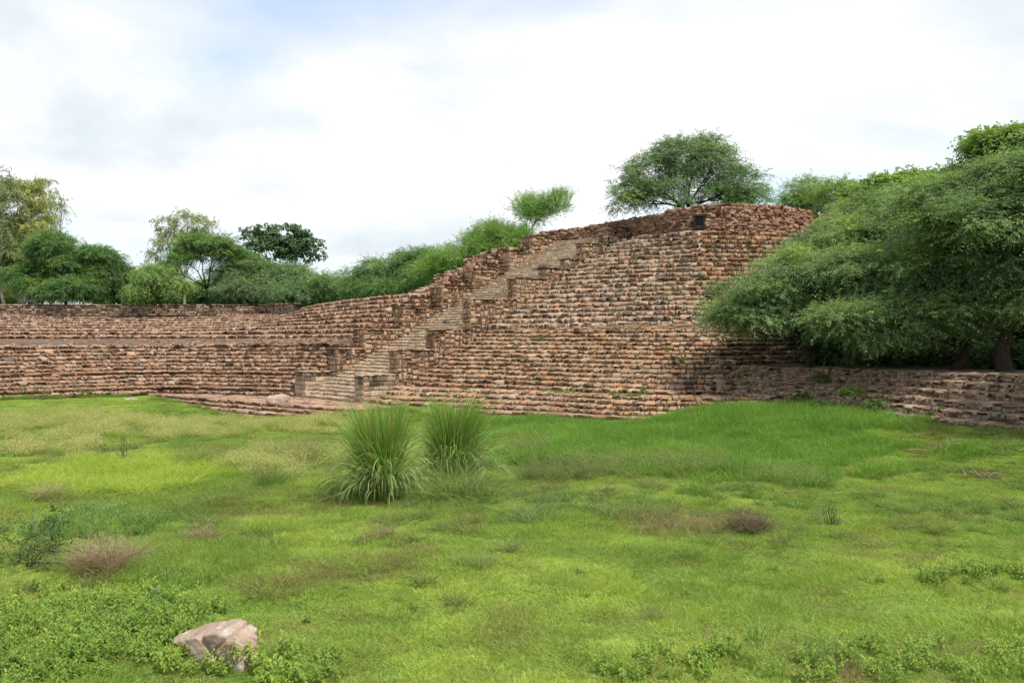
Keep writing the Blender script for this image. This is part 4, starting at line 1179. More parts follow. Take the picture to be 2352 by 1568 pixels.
def leafy(r, n_stem, h, rad, n_leaf, leaf, width, colA, colB, tip=None, tip_p=0.0):
    """small upright leafy weed: stems with leaves all round"""
    parts = []
    az = r.uniform(0, 2*math.pi, n_stem); q = rad*np.sqrt(r.random(n_stem))
    root = np.stack([q*np.cos(az), q*np.sin(az), np.zeros(n_stem)], 1)
    H = h*r.uniform(0.6, 1.15, n_stem)
    dirs = norm(np.stack([r.normal(0, 0.28, n_stem), r.normal(0, 0.28, n_stem), np.ones(n_stem)], 1))
    t = np.linspace(0, 1, 3)
    P = root[:, None, :]+dirs[:, None, :]*(H[:, None]*t[None])[..., None]
    parts.append(ribbon(P, np.full((n_stem, 3), 0.008), r, np.tile(np.array(colA)*0.8, (n_stem, 3, 1))))
    I = np.repeat(np.arange(n_stem), n_leaf); m = len(I)
    tt = np.tile(np.linspace(0.25, 1.02, n_leaf), n_stem)
    p = root[I]+dirs[I]*(H[I]*tt)[:, None]
    a = r.uniform(0, 2*math.pi, m)+np.tile(np.arange(n_leaf)*2.4, n_stem)
    ax = norm(np.stack([np.cos(a), np.sin(a), r.uniform(-0.1, 0.75, m)], 1))
    L = (leaf*r.uniform(0.6, 1.2, m)*(1.15-0.4*tt))[:, None]; W = L*width/leaf
    wv = norm(np.cross(ax, np.array((0, 0, 1.0)))+r.normal(0, 0.25, (m, 3)))
    mid = p+ax*L*0.5+np.array((0, 0, 0.02)); tp = p+ax*L; tp[:, 2] -= L[:, 0]*0.15
    V = np.stack([p, mid+wv*W*0.5, tp, mid-wv*W*0.5], 1).reshape(-1, 3)
    f = r.random((m, 1)); C = np.array(colA)*(1-f)+np.array(colB)*f
    if tip is not None:
        sel = (tt > 0.78)[:, None] & (r.random(n_stem) < tip_p)[I][:, None]
        C = np.where(sel, np.array(tip)*r.uniform(0.85, 1.1, (m, 1)), C)
    parts.append((V, np.arange(m*4).reshape(-1, 4), np.repeat(C, 4, 0)))
    return cat_parts(parts)

def fuzzy(r, n, h, rad, colS, colH, heads=9, hs=0.035):
    """thin stalks with misty seed heads"""
    v, f, c = blades(r, n, rad, h*0.8, 0.007, 0.35, 3, colS, colS, lean=0.25)
    az = r.uniform(0, 2*math.pi, n); q = rad*1.1*np.sqrt(r.random(n))
    top = np.stack([q*np.cos(az), q*np.sin(az), h*r.uniform(0.55, 1.05, n)], 1)
    I = np.repeat(np.arange(n), heads); m = len(I)
    p = top[I]+r.normal(0, 1, (m, 3))*np.array((0.07, 0.07, 0.10))
    d = norm(r.normal(0, 1, (m, 3))+np.array((0, 0, 0.6)))*hs*r.uniform(0.6, 1.4, (m, 1)); s_ = norm(np.cross(d, r.normal(0, 1, (m, 3))))*hs*0.16
    V = np.stack([p-d*0.5, p+s_, p+d*0.5, p-s_], 1).reshape(-1, 3)
    C = np.array(colH)*r.uniform(0.75, 1.2, (m, 1))
    return cat_parts([(v, f, c), (V, np.arange(m*4).reshape(-1, 4), np.repeat(C, 4, 0))])

def variants(name, n, fn, seed):
    coll = bpy.data.collections.new(name)
    for i in range(n):
        V, F, C = fn(np.random.default_rng(seed+i))
        o = bpy.data.objects.new(f'{name}_{i:02d}', mesh_np(name, V, F, M_INST, C))
        coll.objects.link(o)
    return coll

def scatter(name, pts, scale, tint, coll, nvar, r, tiltamp=0.0):
    """one object of kind stuff: the plants of one kind, placed on their points"""
    n = len(pts)
    me = bpy.data.meshes.new(name)
    me.vertices.add(n); me.vertices.foreach_set('co', np.ascontiguousarray(pts, np.float32).ravel())
    def attr(nm, typ, data, key):
        a = me.attributes.new(nm, typ, 'POINT'); a.data.foreach_set(key, np.ascontiguousarray(data).ravel())
    rot = np.zeros((n, 3), np.float32); rot[:, 2] = r.uniform(0, 2*math.pi, n); rot[:, :2] = r.normal(0, tiltamp, (n, 2)) if tiltamp else 0
    attr('rot', 'FLOAT_VECTOR', rot, 'vector')
    attr('scl', 'FLOAT_VECTOR', np.asarray(scale, np.float32), 'vector')
    c4 = np.ones((n, 4), np.float32); c4[:, :3] = tint
    attr('tint', 'FLOAT_COLOR', c4, 'color')
    attr('pick', 'INT', r.integers(0, nvar, n).astype(np.int32), 'value')
    me.materials.append(M_INST)
    o = link(name, me, kind='stuff')
    ng = bpy.data.node_groups.new(name, 'GeometryNodeTree')
    ng.interface.new_socket('Geometry', in_out='INPUT', socket_type='NodeSocketGeometry')
    ng.interface.new_socket('Geometry', in_out='OUTPUT', socket_type='NodeSocketGeometry')
    N_ = ng.nodes; Lk = ng.links
    gi = N_.new('NodeGroupInput'); go = N_.new('NodeGroupOutput')
    iop = N_.new('GeometryNodeInstanceOnPoints')
    ci = N_.new('GeometryNodeCollectionInfo'); ci.inputs['Collection'].default_value = coll
    ci.inputs['Separate Children'].default_value = True; ci.inputs['Reset Children'].default_value = True
    def na(nm, typ):
        q = N_.new('GeometryNodeInputNamedAttribute'); q.data_type = typ; q.inputs['Name'].default_value = nm; return q.outputs['Attribute']
    er = N_.new('FunctionNodeEulerToRotation')
    Lk.new(na('rot', 'FLOAT_VECTOR'), er.inputs[0])
    Lk.new(gi.outputs[0], iop.inputs['Points']); Lk.new(ci.outputs[0], iop.inputs['Instance'])
    iop.inputs['Pick Instance'].default_value = True
    Lk.new(na('pick', 'INT'), iop.inputs['Instance Index'])
    Lk.new(er.outputs[0], iop.inputs['Rotation']); Lk.new(na('scl', 'FLOAT_VECTOR'), iop.inputs['Scale'])
    Lk.new(iop.outputs[0], go.inputs[0])
    md = o.modifiers.new('scatter', 'NODES'); md.node_group = ng
    return o

# meadow maps, drawn on the floor in metres through these control shapes
def g_at(x, y, z=0.1):
    Y = (CAM_H-z)*FPX/(y-HY); return np.array((px_x(x, Y), Y))
def blob(X, Y, x, y, rx, ry, soft=0.5, amp=0.45, f=0.5):
    """soft ellipse on the floor whose middle and reach are given as it is seen from the bank"""
    c = g_at(x, y); ex = px_x(CX+rx, c[1]); y0 = g_at(x, y-ry)[1]; y1 = g_at(x, y+ry)[1]
    ey = np.where(Y > c[1], y0-c[1], c[1]-y1)
    d = np.hypot((X-c[0])/ex, (Y-c[1])/ey)+(fbm(X*f+x, Y*f+y)-0.5)*2*amp
    return sstep(1+soft*0.5, 1-soft*0.5, d)

def in_basin(X, Y):
    px, _ = to_px(np.stack([X, Y, np.zeros_like(X)], -1))
    front = np.interp(X, [-48, -36.5, -30, -27, -19, -12, -6.6, 0.2, 7.2, 13.5, 16.3, 21, 25.8], [45, 65, 71, 69.3, 62.4, 56.8, 55.4, 53.2, 49.5, 49.6, 47.4, 37.5, 25.5])
    return (Y < front+0.1) & (px > -140) & (px < 2500)

def grid_pts(step, r, y0=11.5, y1=72):
    ys = []
    xs = []
    Y = y0
    while Y < y1:
        stp = step*max(1.0, (Y/26.0)**0.55)
        half = 0.62*Y+1.5
        n = int(2*half/stp)
        x = (np.arange(n)-n/2)*stp+r.uniform(-stp*0.5, stp*0.5, n)
        xs.append(x); ys.append(np.full(n, Y)+r.uniform(-stp*0.5, stp*0.5, n))
        Y += stp
    X = np.concatenate(xs); Y = np.concatenate(ys)
    k = in_basin(X, Y)
    return X[k], Y[k]

mr = np.random.default_rng(101)
W_ = (1.0, 1.0, 1.0)
# masks
def m_tall(X, Y): return np.clip(blob(X, Y, 1560, 1005, 430, 75, 0.8, 0.5)+blob(X, Y, 1850, 970, 180, 40, 0.8, 0.4), 0, 1)
def m_pale(X, Y): return np.clip(blob(X, Y, 330, 985, 430, 30, 0.6, 0.5)+blob(X, Y, 650, 1080, 130, 45, 0.6, 0.5)+blob(X, Y, 60, 1060, 110, 25, 0.6, 0.5)*0.5+blob(X, Y, 740, 965, 60, 22, 0.6, 0.4), 0, 1)
def m_mid(X, Y): return np.clip(blob(X, Y, 450, 1270, 210, 60, 0.5, 0.35)+blob(X, Y, 330, 1135, 420, 40, 0.7, 0.6)*0.7+blob(X, Y, 620, 1020, 300, 25, 0.7, 0.5)*0.8, 0, 1)
def m_bright(X, Y): return np.clip(blob(X, Y, 270, 1098, 195, 30, 0.8, 0.45)*0.7, 0, 1)
def m_weed(X, Y): return np.clip(blob(X, Y, 130, 1470, 330, 125, 0.4, 0.35)+blob(X, Y, 1900, 1540, 520, 60, 0.7, 0.6)*0.55+blob(X, Y, 2250, 1330, 130, 40, 0.7, 0.6)*0.5+blob(X, Y, 640, 1530, 160, 50, 0.6, 0.6)*0.6+blob(X, Y, 440, 1535, 110, 30, 0.5, 0.4), 0, 1)
def m_brown(X, Y): return np.clip(blob(X, Y, 760, 1310, 200, 45, 0.8, 0.7)+blob(X, Y, 620, 1165, 220, 25, 0.9, 0.7)*0.8+blob(X, Y, 1320, 1060, 180, 60, 0.8, 0.6)*0.8+blob(X, Y, 1560, 1195, 150, 22, 0.8, 0.6)+blob(X, Y, 2010, 1265, 160, 18, 0.8, 0.6)*0.7+blob(X, Y, 2230, 1095, 110, 10, 0.8, 0.5)+blob(X, Y, 2000, 1530, 250, 40, 0.9, 0.7)*0.6, 0, 1)

# short lawn everywhere
lawn_v = variants('lawn_patch', 7, lambda r: blades(r, 330, 0.36, 0.135, 0.013, 0.8, 3, (0.68, 0.78, 0.6), (1.38, 1.25, 1.35), lean=0.45), 200)
X, Y = grid_pts(0.30, mr)
n = len(X)
hh = 0.15+1.5*fbm(X*0.55, Y*0.55, 3)+0.9*(fbm(X*1.7, Y*1.7, 2)-0.5)
v1 = fbm(X*0.22+40, Y*0.22, 3); v2 = fbm(X*0.9+7, Y*0.9+3, 2)
cA = np.array((0.205, 0.295, 0.052)); cB = np.array((0.315, 0.385, 0.080)); cD = np.array((0.145, 0.245, 0.046))
w1 = sstep(0.30, 0.70, v1)[:, None]*0.85; w2 = sstep(0.42, 0.66, v2)[:, None]
tint = ((cA*(1-w1)+cB*w1)*(1-0.28*w2)+cD*0.28*w2)*1.07
br = m_brown(X, Y)[:, None]*sstep(0.42, 0.62, fbm(X*1.6, Y*1.6, 3))[:, None]*0.75
br = br+0.5*sstep(0.60, 0.74, fbm(X*0.8+50, Y*0.8+11, 3))[:, None]*(1-br)
tint = tint*(1-0.75*br)+np.array((0.235, 0.185, 0.085))*0.75*br
tint = tint*1.12*mr.uniform(0.78, 1.22, (n, 1))
sz = np.maximum(1.0, (Y/26.0)**0.55)*1.0
scl = np.stack([sz, sz, np.clip(hh, 0.4, 2.2)*(1+0.7*m_mid(X, Y))], 1)
keep = mr.random(n) > m_tall(X, Y)*0.7
scatter('lawn_grass', np.stack([X, Y, floor_z(X, Y)-0.01], 1)[keep], scl[keep], tint[keep], lawn_v, 7, mr)

# taller meadow grass
mid_v = variants('meadow_patch', 6, lambda r: blades(r, 150, 0.34, 0.34, 0.013, 0.7, 4, (0.9, 0.95, 0.8), (1.15, 1.1, 1.1), lean=0.3), 220)
X, Y = grid_pts(0.42, mr)
p = np.clip(m_mid(X, Y)*0.9+0.55*sstep(0.52, 0.66, fbm(X*0.35+3, Y*0.35, 3))+0.06+0.35*m_brown(X, Y), 0, 1)
k = mr.random(len(X)) < p
X, Y = X[k], Y[k]; n = len(X)
t_ = mr.random((n, 1)); brn = m_brown(X, Y)[:, None]
tint = np.array((0.16, 0.255, 0.045))*(1-t_)+np.array((0.25, 0.335, 0.07))*t_
tint = tint*(1-0.6*brn)+np.array((0.20, 0.185, 0.07))*0.6*brn
s_ = mr.uniform(0.35, 1.0, n)*(0.55+0.6*m_mid(X, Y))
# taller growth along the foot of the masonry
bx_ = np.concatenate([mr.uniform(-46, 26, 900)])
by_ = np.interp(bx_, [-48, -36.5, -30, -27, -19, -12, -6.6, 0.2, 7.2, 13.5, 16.3, 21, 25.8], [45, 65, 71, 69.3, 62.4, 56.8, 55.4, 53.2, 49.5, 49.6, 47.4, 37.5, 25.5])-mr.uniform(0.0, 0.9, 900)**2
kk = mr.random(900) < sstep(0.35, 0.65, fbm(bx_*0.5, by_*0.5+33, 3))
bx_, by_ = bx_[kk], by_[kk]
X = np.concatenate([X, bx_]); Y = np.concatenate([Y, by_]); s_ = np.concatenate([s_, mr.uniform(0.6, 1.7, len(bx_))])
tb_ = mr.random((len(bx_), 1)); tint = np.vstack([tint, np.array((0.14, 0.23, 0.04))*(1-tb_)+np.array((0.25, 0.30, 0.08))*tb_]); n = len(X)
scatter('meadow_grass', np.stack([X, Y, floor_z(X, Y)-0.02], 1), np.stack([np.ones(n)*1.1, np.ones(n)*1.1, s_], 1), tint, mid_v, 6, mr)

# tall dark green reed-like grass by the bastion
tall_v = variants('reed_patch', 6, lambda r: blades(r, 120, 0.4, 0.62, 0.020, 0.75, 5, (0.9, 0.95, 0.85), (1.12, 1.1, 1.2), lean=0.22), 240)
X, Y = grid_pts(0.40, mr)
p = m_tall(X, Y)
k = mr.random(len(X)) < p*0.95
X, Y = X[k], Y[k]; n = len(X)
t_ = mr.random((n, 1))*0.6+sstep(0.4, 0.65, fbm(X*0.4, Y*0.4))[:, None]*0.4
tint = np.array((0.12, 0.24, 0.033))*(1-t_)+np.array((0.21, 0.345, 0.055))*t_
s_ = mr.uniform(0.75, 1.15, n)*(0.55+0.6*fbm(X*0.4+9, Y*0.4))
scatter('reed_grass', np.stack([X, Y, floor_z(X, Y)-0.03], 1), np.stack([np.ones(n)*1.15, np.ones(n)*1.15, s_*1.25], 1), tint, tall_v, 6, mr)

# pale seeding grass
pale_v = variants('seeding_patch', 6, lambda r: fuzzy(r, 75, 0.5, 0.42, (0.62, 0.72, 0.35), (1.15, 1.1, 1.0), 12, 0.05), 260)
X, Y = grid_pts(0.55, mr)
p = m_pale(X, Y)
k = mr.random(len(X)) < p*0.75*sstep(0.3, 0.55, fbm(X*0.7+13, Y*0.7, 3))
X, Y = X[k], Y[k]; n = len(X)
t_ = mr.random((n, 1))
tint = np.array((0.30, 0.35, 0.115))*(1-t_)+np.array((0.44, 0.42, 0.20))*t_
s_ = mr.uniform(0.7, 1.25, n)
scatter('seeding_grass', np.stack([X, Y, floor_z(X, Y)-0.02], 1), np.stack([np.ones(n)*1.3, np.ones(n)*1.3, s_], 1), tint, pale_v, 6, mr)

# bright lime grass lying over in one drift
lime_v = variants('lime_patch', 5, lambda r: blades(r, 170, 0.36, 0.62, 0.016, 1.1, 5, (0.9, 0.95, 0.8), (1.12, 1.08, 1.2), lean=0.35), 280)
X, Y = grid_pts(0.30, mr)
k = mr.random(len(X)) < m_bright(X, Y)
X, Y = X[k], Y[k]; n = len(X)
t_ = mr.random((n, 1))
tint = np.array((0.29, 0.39, 0.055))*(1-t_)+np.array((0.42, 0.49, 0.085))*t_
s_ = mr.uniform(0.8, 1.1, n)
scatter('lime_green_grass', np.stack([X, Y, floor_z(X, Y)-0.02], 1), np.stack([np.ones(n)*1.1, np.ones(n)*1.1, s_], 1), tint, lime_v, 5, mr)

# broad-leaved weeds in the foreground, some with yellow tips
weed_v = variants('weed_plant', 8, lambda r: leafy(r, 9, 0.30, 0.20, 13, 0.10, 0.042, (0.85, 0.95, 0.8), (1.15, 1.1, 1.1), (1.6, 1.35, 0.9), 0.12), 300)
X, Y = grid_pts(0.26, mr, 11.5, 30)
p = m_weed(X, Y)
k = mr.random(len(X)) < np.clip(p, 0, 1)**1.2*0.85
X, Y = X[k], Y[k]; n = len(X)
t_ = np.clip(mr.random((n, 1))*0.5+sstep(0.35, 0.65, fbm(X*0.8, Y*0.8))[:, None]*0.5, 0, 1)
tint = np.array((0.165, 0.27, 0.048))*(1-t_)+np.array((0.29, 0.385, 0.075))*t_
s_ = mr.uniform(0.7, 1.25, n)*(0.75+0.6*fbm(X*0.5+2, Y*0.5))
scatter('leafy_weeds', np.stack([X, Y, floor_z(X, Y)-0.02], 1), np.stack([s_, s_, s_*1.1], 1), tint, weed_v, 8, mr)

# white-topped weeds (flowering) and dry straw litter
flow_v = variants('flowering_weed', 5, lambda r: cat_parts([leafy(r, 8, 0.28, 0.22, 9, 0.075, 0.03, (0.45, 0.75, 0.2), (0.6, 0.85, 0.3)), fuzzy(r, 10, 0.36, 0.24, (0.5, 0.75, 0.3), (2.1, 2.2, 2.3), 7, 0.022)]), 320)
X, Y = grid_pts(0.34, mr, 11.5, 34)
p = np.clip(blob(X, Y, 250, 1205, 150, 32, 0.5, 0.4)+blob(X, Y, 1800, 1530, 220, 40, 0.7, 0.6)*0.45+blob(X, Y, 420, 1330, 90, 22, 0.7, 0.5)*0.5, 0, 1)
k = mr.random(len(X)) < p*0.85
X, Y = X[k], Y[k]; n = len(X)
tint = np.array((0.24, 0.30, 0.15))*mr.uniform(0.85, 1.15, (n, 1))
s_ = mr.uniform(0.8, 1.3, n)
scatter('flowering_weeds', np.stack([X, Y, floor_z(X, Y)-0.02], 1), np.stack([s_, s_, s_], 1), tint, flow_v, 5, mr)

straw_v = variants('straw_patch', 4, lambda r: blades(r, 60, 0.32, 0.24, 0.009, 1.4, 4, (0.9, 0.9, 0.8), (1.15, 1.1, 1.1), lean=0.8), 340)
X, Y = grid_pts(0.36, mr)
k = mr.random(len(X)) < m_brown(X, Y)*0.4*sstep(0.38, 0.6, fbm(X*1.1, Y*1.1, 2))+0.012
X, Y = X[k], Y[k]; n = len(X)
t_ = mr.random((n, 1))
tint = np.array((0.27, 0.20, 0.10))*(1-t_)+np.array((0.20, 0.13, 0.075))*t_
s_ = mr.uniform(0.7, 1.3, n)
scatter('dry_straw', np.stack([X, Y, floor_z(X, Y)-0.01], 1), np.stack([s_, s_, s_], 1), tint, straw_v, 4, mr)

# sedge tufts and small herbs dotted through the turf
sedge_v = variants('sedge_tuft', 6, lambda r: cat_parts([blades(r, 70, 0.13, 0.34, 0.013, 0.9, 5, (0.75, 0.8, 0.7), (1.3, 1.2, 1.3), lean=0.5, hvar=0.5), fuzzy(r, 9, 0.34, 0.2, (0.9, 0.9, 0.7), (1.25, 0.85, 0.7), 5, 0.03)]), 360)
X, Y = grid_pts(0.40, mr)
_, py = to_px(np.stack([X, Y, np.full_like(X, 0.1)], -1))
zone = sstep(960, 1010, py)*sstep(1270, 1180, py)*0.30+sstep(1180, 1300, py)*0.055
k = mr.random(len(X)) < zone*sstep(0.36, 0.62, fbm(X*0.45+21, Y*0.45+5, 3))*1.6
X, Y = X[k], Y[k]; n = len(X)
t_ = mr.random((n, 1)); g_ = sstep(0.4, 0.6, fbm(X*0.3, Y*0.3+60))[:, None]
tint = (np.array((0.17, 0.22, 0.06))*(1-t_)+np.array((0.26, 0.27, 0.10))*t_)*(1-g_)+(np.array((0.11, 0.20, 0.04))*(1-t_)+np.array((0.17, 0.26, 0.06))*t_)*g_
s_ = mr.uniform(0.6, 1.35, n)
scatter('sedge_tufts', np.stack([X, Y, floor_z(X, Y)-0.02], 1), np.stack([s_*1.2, s_*1.2, s_], 1), tint, sedge_v, 6, mr)
X, Y = grid_pts(0.5, mr, 11.5, 40)
k = mr.random(len(X)) < 0.02+0.16*sstep(0.5, 0.7, fbm(X*0.6+80, Y*0.6, 3))
X, Y = X[k], Y[k]; n = len(X)
t_ = mr.random((n, 1))
tint = np.array((0.12, 0.21, 0.045))*(1-t_)+np.array((0.24, 0.32, 0.075))*t_
s_ = mr.uniform(0.3, 0.65, n)
scatter('small_herbs', np.stack([X, Y, floor_z(X, Y)-0.01], 1), np.stack([s_, s_, s_], 1), tint, weed_v, 8, mr)

# grass growing on ledges of the bastion, on the mound and along its wall
pts = []; tn = []
def ledge(L, u0, u1, d0, d1, n):
    Nn, _ = outward(L)
    u = mr.uniform(u0, u1, n)*(NS-1); dd = mr.uniform(d0, d1, n)
    P = np.stack([np.interp(u, np.arange(NS), L[:, k]) for k in range(3)], 1)
    Q = np.stack([np.interp(u, np.arange(NS), Nn[:, k]) for k in range(2)], 1)
    P[:, :2] -= Q*dd[:, None]; pts.append(P)
def u_of(L, x): return float(np.interp(x, to_px(L)[0], np.arange(NS)))/(NS-1)
W1L = fc[3]
ledge(W1L, u_of(W1L, 1235), u_of(W1L, 1315), 0.35, 1.3, 70)
ledge(W1L, u_of(W1L, 1372), u_of(W1L, 1475), 0.3, 1.1, 90)
ledge(W1L, u_of(W1L, 1050), u_of(W1L, 1090), 0.4, 0.9, 14)
for _ in range(30):
    L = fc[int(mr.integers(2, len(fc)-1))]; x = mr.uniform(1180, 1640)
    if mr.random() < 0.5: x = mr.uniform(1380, 1640)
    uu = u_of(L, x); ledge(L, uu, min(uu+0.012, 1), 0.05, 0.3, int(mr.integers(2, 6)))
wl_i = np.arange(160)
for _ in range(700):
    k = int(mr.integers(4, 158)); dd = mr.uniform(0.3, 2.0)
    pts.append(np.array([[wp[k, 0]-N_W[k, 0]*dd, wp[k, 1]-N_W[k, 1]*dd, wp[k, 2]-0.02]]))
for hL in hc:
    Nn, _ = outward(hL)
    for _ in range(26):
        k = int(mr.integers(2, NS-8)); dd = mr.uniform(0.1, 0.5)
        pts.append(np.array([[hL[k, 0]-Nn[k, 0]*dd, hL[k, 1]-Nn[k, 1]*dd, hL[k, 2]-0.02]]))
P_ = np.vstack(pts); n = len(P_)
t_ = mr.random((n, 1))
tint = np.array((0.15, 0.22, 0.05))*(1-t_)+np.array((0.22, 0.30, 0.07))*t_
s_ = mr.uniform(0.4, 1.1, n)
scatter('ledge_grass', P_, np.stack([s_*0.42, s_*0.42, s_*1.2], 1), tint, lawn_v, 7, mr)

# ------------------------------------------------------------------ single plants and rocks
def plant(name, label, cat, base, V, F, C, part='blades', group=None):
    root = thing(name, label, cat, tuple(base), group)
    link(part, mesh_np(part, V, F, M_BLADE, C), root)
    return root

def ground_pt(x, y):
    Y = 30.0
    for _ in range(20):
        Y = (CAM_H-float(floor_z(px_x(x, Y), Y)))*FPX/(y-HY)
    return np.array((px_x(x, Y), Y, float(floor_z(px_x(x, Y), Y))))

def elephant_grass(name, label, base, H, seed, n=900, skirt=320, spread=0.32, wind=(0, 0)):
    r = np.random.default_rng(seed)
    k = 9; t = np.linspace(0, 1, k)
    def batch(m, L0, L1, lean, cu, rad, w, c0, c1):
        az = r.uniform(0, 2*math.pi, m); q = rad*np.sqrt(r.random(m))
        root = np.stack([q*np.cos(az), q*np.sin(az), np.zeros(m)], 1)
        L = r.uniform(L0, L1, m)*H
        az2 = az+r.normal(0, 0.7, m); d = np.stack([np.cos(az2), np.sin(az2)], 1)+np.array(wind)
        th0 = np.abs(r.normal(0, lean, m))+0.02; bendv = cu*np.abs(r.normal(1.0, 0.55, m))
        P = np.zeros((m, k, 3)); P[:, 0] = root
        for i in range(1, k):
            th = th0+bendv*t[i]**2.2
            st_ = L/(k-1)
            P[:, i, :2] = P[:, i-1, :2]+d*(np.sin(th)*st_)[:, None]
            P[:, i, 2] = P[:, i-1, 2]+np.cos(th)*st_
        P[..., 2] = np.maximum(P[..., 2], 0.03)
        W = w*r.uniform(0.75, 1.25, m)[:, None]*np.array([0.8, 1, 1, 1, 0.95, 0.85, 0.65, 0.4, 0.06])[None]
        f = r.random((m, 1, 1)); C = np.array(c0)*(1-f)+np.array(c1)*f
        C = np.repeat(C, k, 1)
        dry = (r.random(m) < 0.09)[:, None, None]
        C = np.where(dry, np.array((0.30, 0.25, 0.10)), C)
        return ribbon(P, W, r, C)
    V, F, C = cat_parts([batch(n, 0.75, 1.08, 0.12, 0.35, spread, 0.030, (0.13, 0.235, 0.04), (0.25, 0.38, 0.08)),
                         batch(int(n*0.42), 0.6, 1.0, 0.22, 1.7, spread*1.15, 0.030, (0.17, 0.29, 0.065), (0.30, 0.42, 0.13)),
                         batch(skirt, 0.45, 0.8, 0.45, 2.3, spread*1.2, 0.032, (0.20, 0.29, 0.09), (0.34, 0.42, 0.17)),
                         batch(70, 0.25, 0.6, 0.25, 1.6, spread, 0.03, (0.22, 0.16, 0.08), (0.12, 0.085, 0.05))])
    return plant(name, label, 'grass clump', base, V, F, C)
gA = ground_pt(880, 1148); gB = ground_pt(1042, 1118)
elephant_grass('elephant_grass_clump', 'tall arching elephant grass clump with long drooping skirt of blades', gA, 3.15, 401, 640, 330, 0.36, (-0.22, -0.05))
elephant_grass('elephant_grass_clump', 'tall upright elephant grass clump with sedge growing round its foot', gB, 3.1, 402, 760, 120, 0.45, (0.12, 0.05))

def tussock(label, x, y, w, h, seed, cA, cB, n=420, heads=None, name='sedge_tussock', arch=0.8, lean=0.45, bw=0.012, group=None):
    b = ground_pt(x, y); r = np.random.default_rng(seed)
    s = b[1]/FPX
    lift = 1.0 if 'purplish' in label else 1.45
    cA = tuple(np.array(cA)*lift); cB = tuple(np.array(cB)*lift)
    if heads is not None: heads = tuple(np.array(heads)*lift)
    parts = [blades(r, int(n*0.5), w*s*0.45, h*s*1.1, bw, arch, 5, cA, cB, lean=lean, hvar=0.7),
             blades(r, int(n*0.25), w*s*0.55, h*s*0.8, bw*1.1, arch, 5, (0.15, 0.24, 0.045), (0.24, 0.32, 0.07), lean=lean, hvar=0.6)]
    for q in range(3):
        vv, ff, cc_ = blades(r, int(n*0.12), w*s*0.16, h*s*r.uniform(0.8, 1.4), bw, arch, 5, cA, cB, lean=lean, hvar=0.5)
        vv[:, 0] += r.normal(0, w*s*0.3); vv[:, 1] += r.normal(0, w*s*0.25); parts.append((vv, ff, cc_))
    if heads is not None:
        hv = fuzzy(r, n//4, h*s*1.0, w*s*0.48, cA, heads, 7, 0.05); parts.append(hv)
    V, F, C = cat_parts(parts)
    return plant(name, label, 'sedge', b-np.array((0, 0, 0.02)), V, F, C, group=group)
OL = (0.11, 0.15, 0.045); OL2 = (0.17, 0.20, 0.07); RB = (0.20, 0.125, 0.07); BR = (0.16, 0.115, 0.075); BR2 = (0.25, 0.185, 0.13)
tussock('rust-brown sedge tussock at the left side of the tall elephant grass', 715, 1056, 120, 52, 501, OL, OL2, 700, RB)
tussock('reddish seeding sedge tussock behind the lime green drift of grass', 475, 1065, 140, 42, 502, OL, OL2, 600, RB)
tussock('broad olive sedge tussock growing at the foot of the upright elephant grass', 1060, 1146, 180, 80, 503, (0.10, 0.16, 0.04), (0.18, 0.22, 0.07), 1300, None, arch=1.2, bw=0.016)
tussock('rusty sedge tussock in front of the reed grass, right of the elephant grass', 1205, 1045, 120, 50, 504, OL, OL2, 600, RB)
tussock('dark olive sedge tussock between the elephant grass and the reeds', 1275, 1100, 160, 55, 505, (0.09, 0.13, 0.04), (0.15, 0.18, 0.06), 900, (0.17, 0.13, 0.06), arch=1.1)
tussock('large yellowish sedge tussock along the near edge of the reeds', 1420, 1085, 200, 48, 506, OL, (0.2, 0.22, 0.08), 900, (0.2, 0.16, 0.07), arch=1.0)
tussock('olive sedge tussock with brown seed heads at the foot of the reed bank', 1590, 1085, 190, 48, 507, OL, (0.2, 0.22, 0.08), 900, (0.2, 0.15, 0.08), arch=1.0)
tussock('brownish sedge tussock on the short lawn beside the reed bank corner', 1800, 1110, 200, 40, 508, (0.13, 0.14, 0.055), (0.2, 0.2, 0.09), 800, (0.24, 0.19, 0.11), arch=1.0)
tussock('thin wiry sedge tuft standing on the lawn right of the olive tussock', 1225, 1190, 150, 60, 509, (0.10, 0.15, 0.05), (0.17, 0.21, 0.09), 260, (0.12, 0.1, 0.05), arch=0.9, lean=0.7)
tussock('open wiry sedge tuft beside the long brown strip of dry stems', 1420, 1185, 130, 48, 510, (0.10, 0.15, 0.05), (0.17, 0.21, 0.09), 220, (0.14, 0.11, 0.05), lean=0.6)
tussock('long strip of dry brown stems on the lawn', 1560, 1222, 180, 42, 511, (0.16, 0.15, 0.06), (0.27, 0.22, 0.12), 900, (0.2, 0.14, 0.07), arch=0.6)
tussock('purplish brown twiggy mound at the end of the dry stem strip', 1715, 1218, 85, 40, 512, (0.13, 0.085, 0.065), (0.20, 0.14, 0.11), 900, (0.19, 0.13, 0.11), arch=1.0, lean=0.7, bw=0.012)
tussock('brown misty dried bush at the edge of the dark shrub', 225, 1312, 110, 70, 513, (0.17, 0.12, 0.08), (0.26, 0.19, 0.13), 900, (0.27, 0.20, 0.14), arch=0.9, lean=0.6, bw=0.012)
tussock('small brown dried tuft below the flowering weeds', 465, 1245, 60, 38, 514, BR, BR2, 350, BR2, lean=0.6, bw=0.012)
tussock('olive-brown dried tuft at the left foot of the lime green drift', 110, 1152, 80, 40, 515, (0.17, 0.16, 0.08), (0.24, 0.21, 0.11), 400, (0.26, 0.22, 0.14), lean=0.6)
tussock('low sedge tuft alone on the open lawn', 1100, 1300, 60, 40, 516, (0.13, 0.17, 0.05), (0.2, 0.23, 0.08), 200, None, lean=0.5)
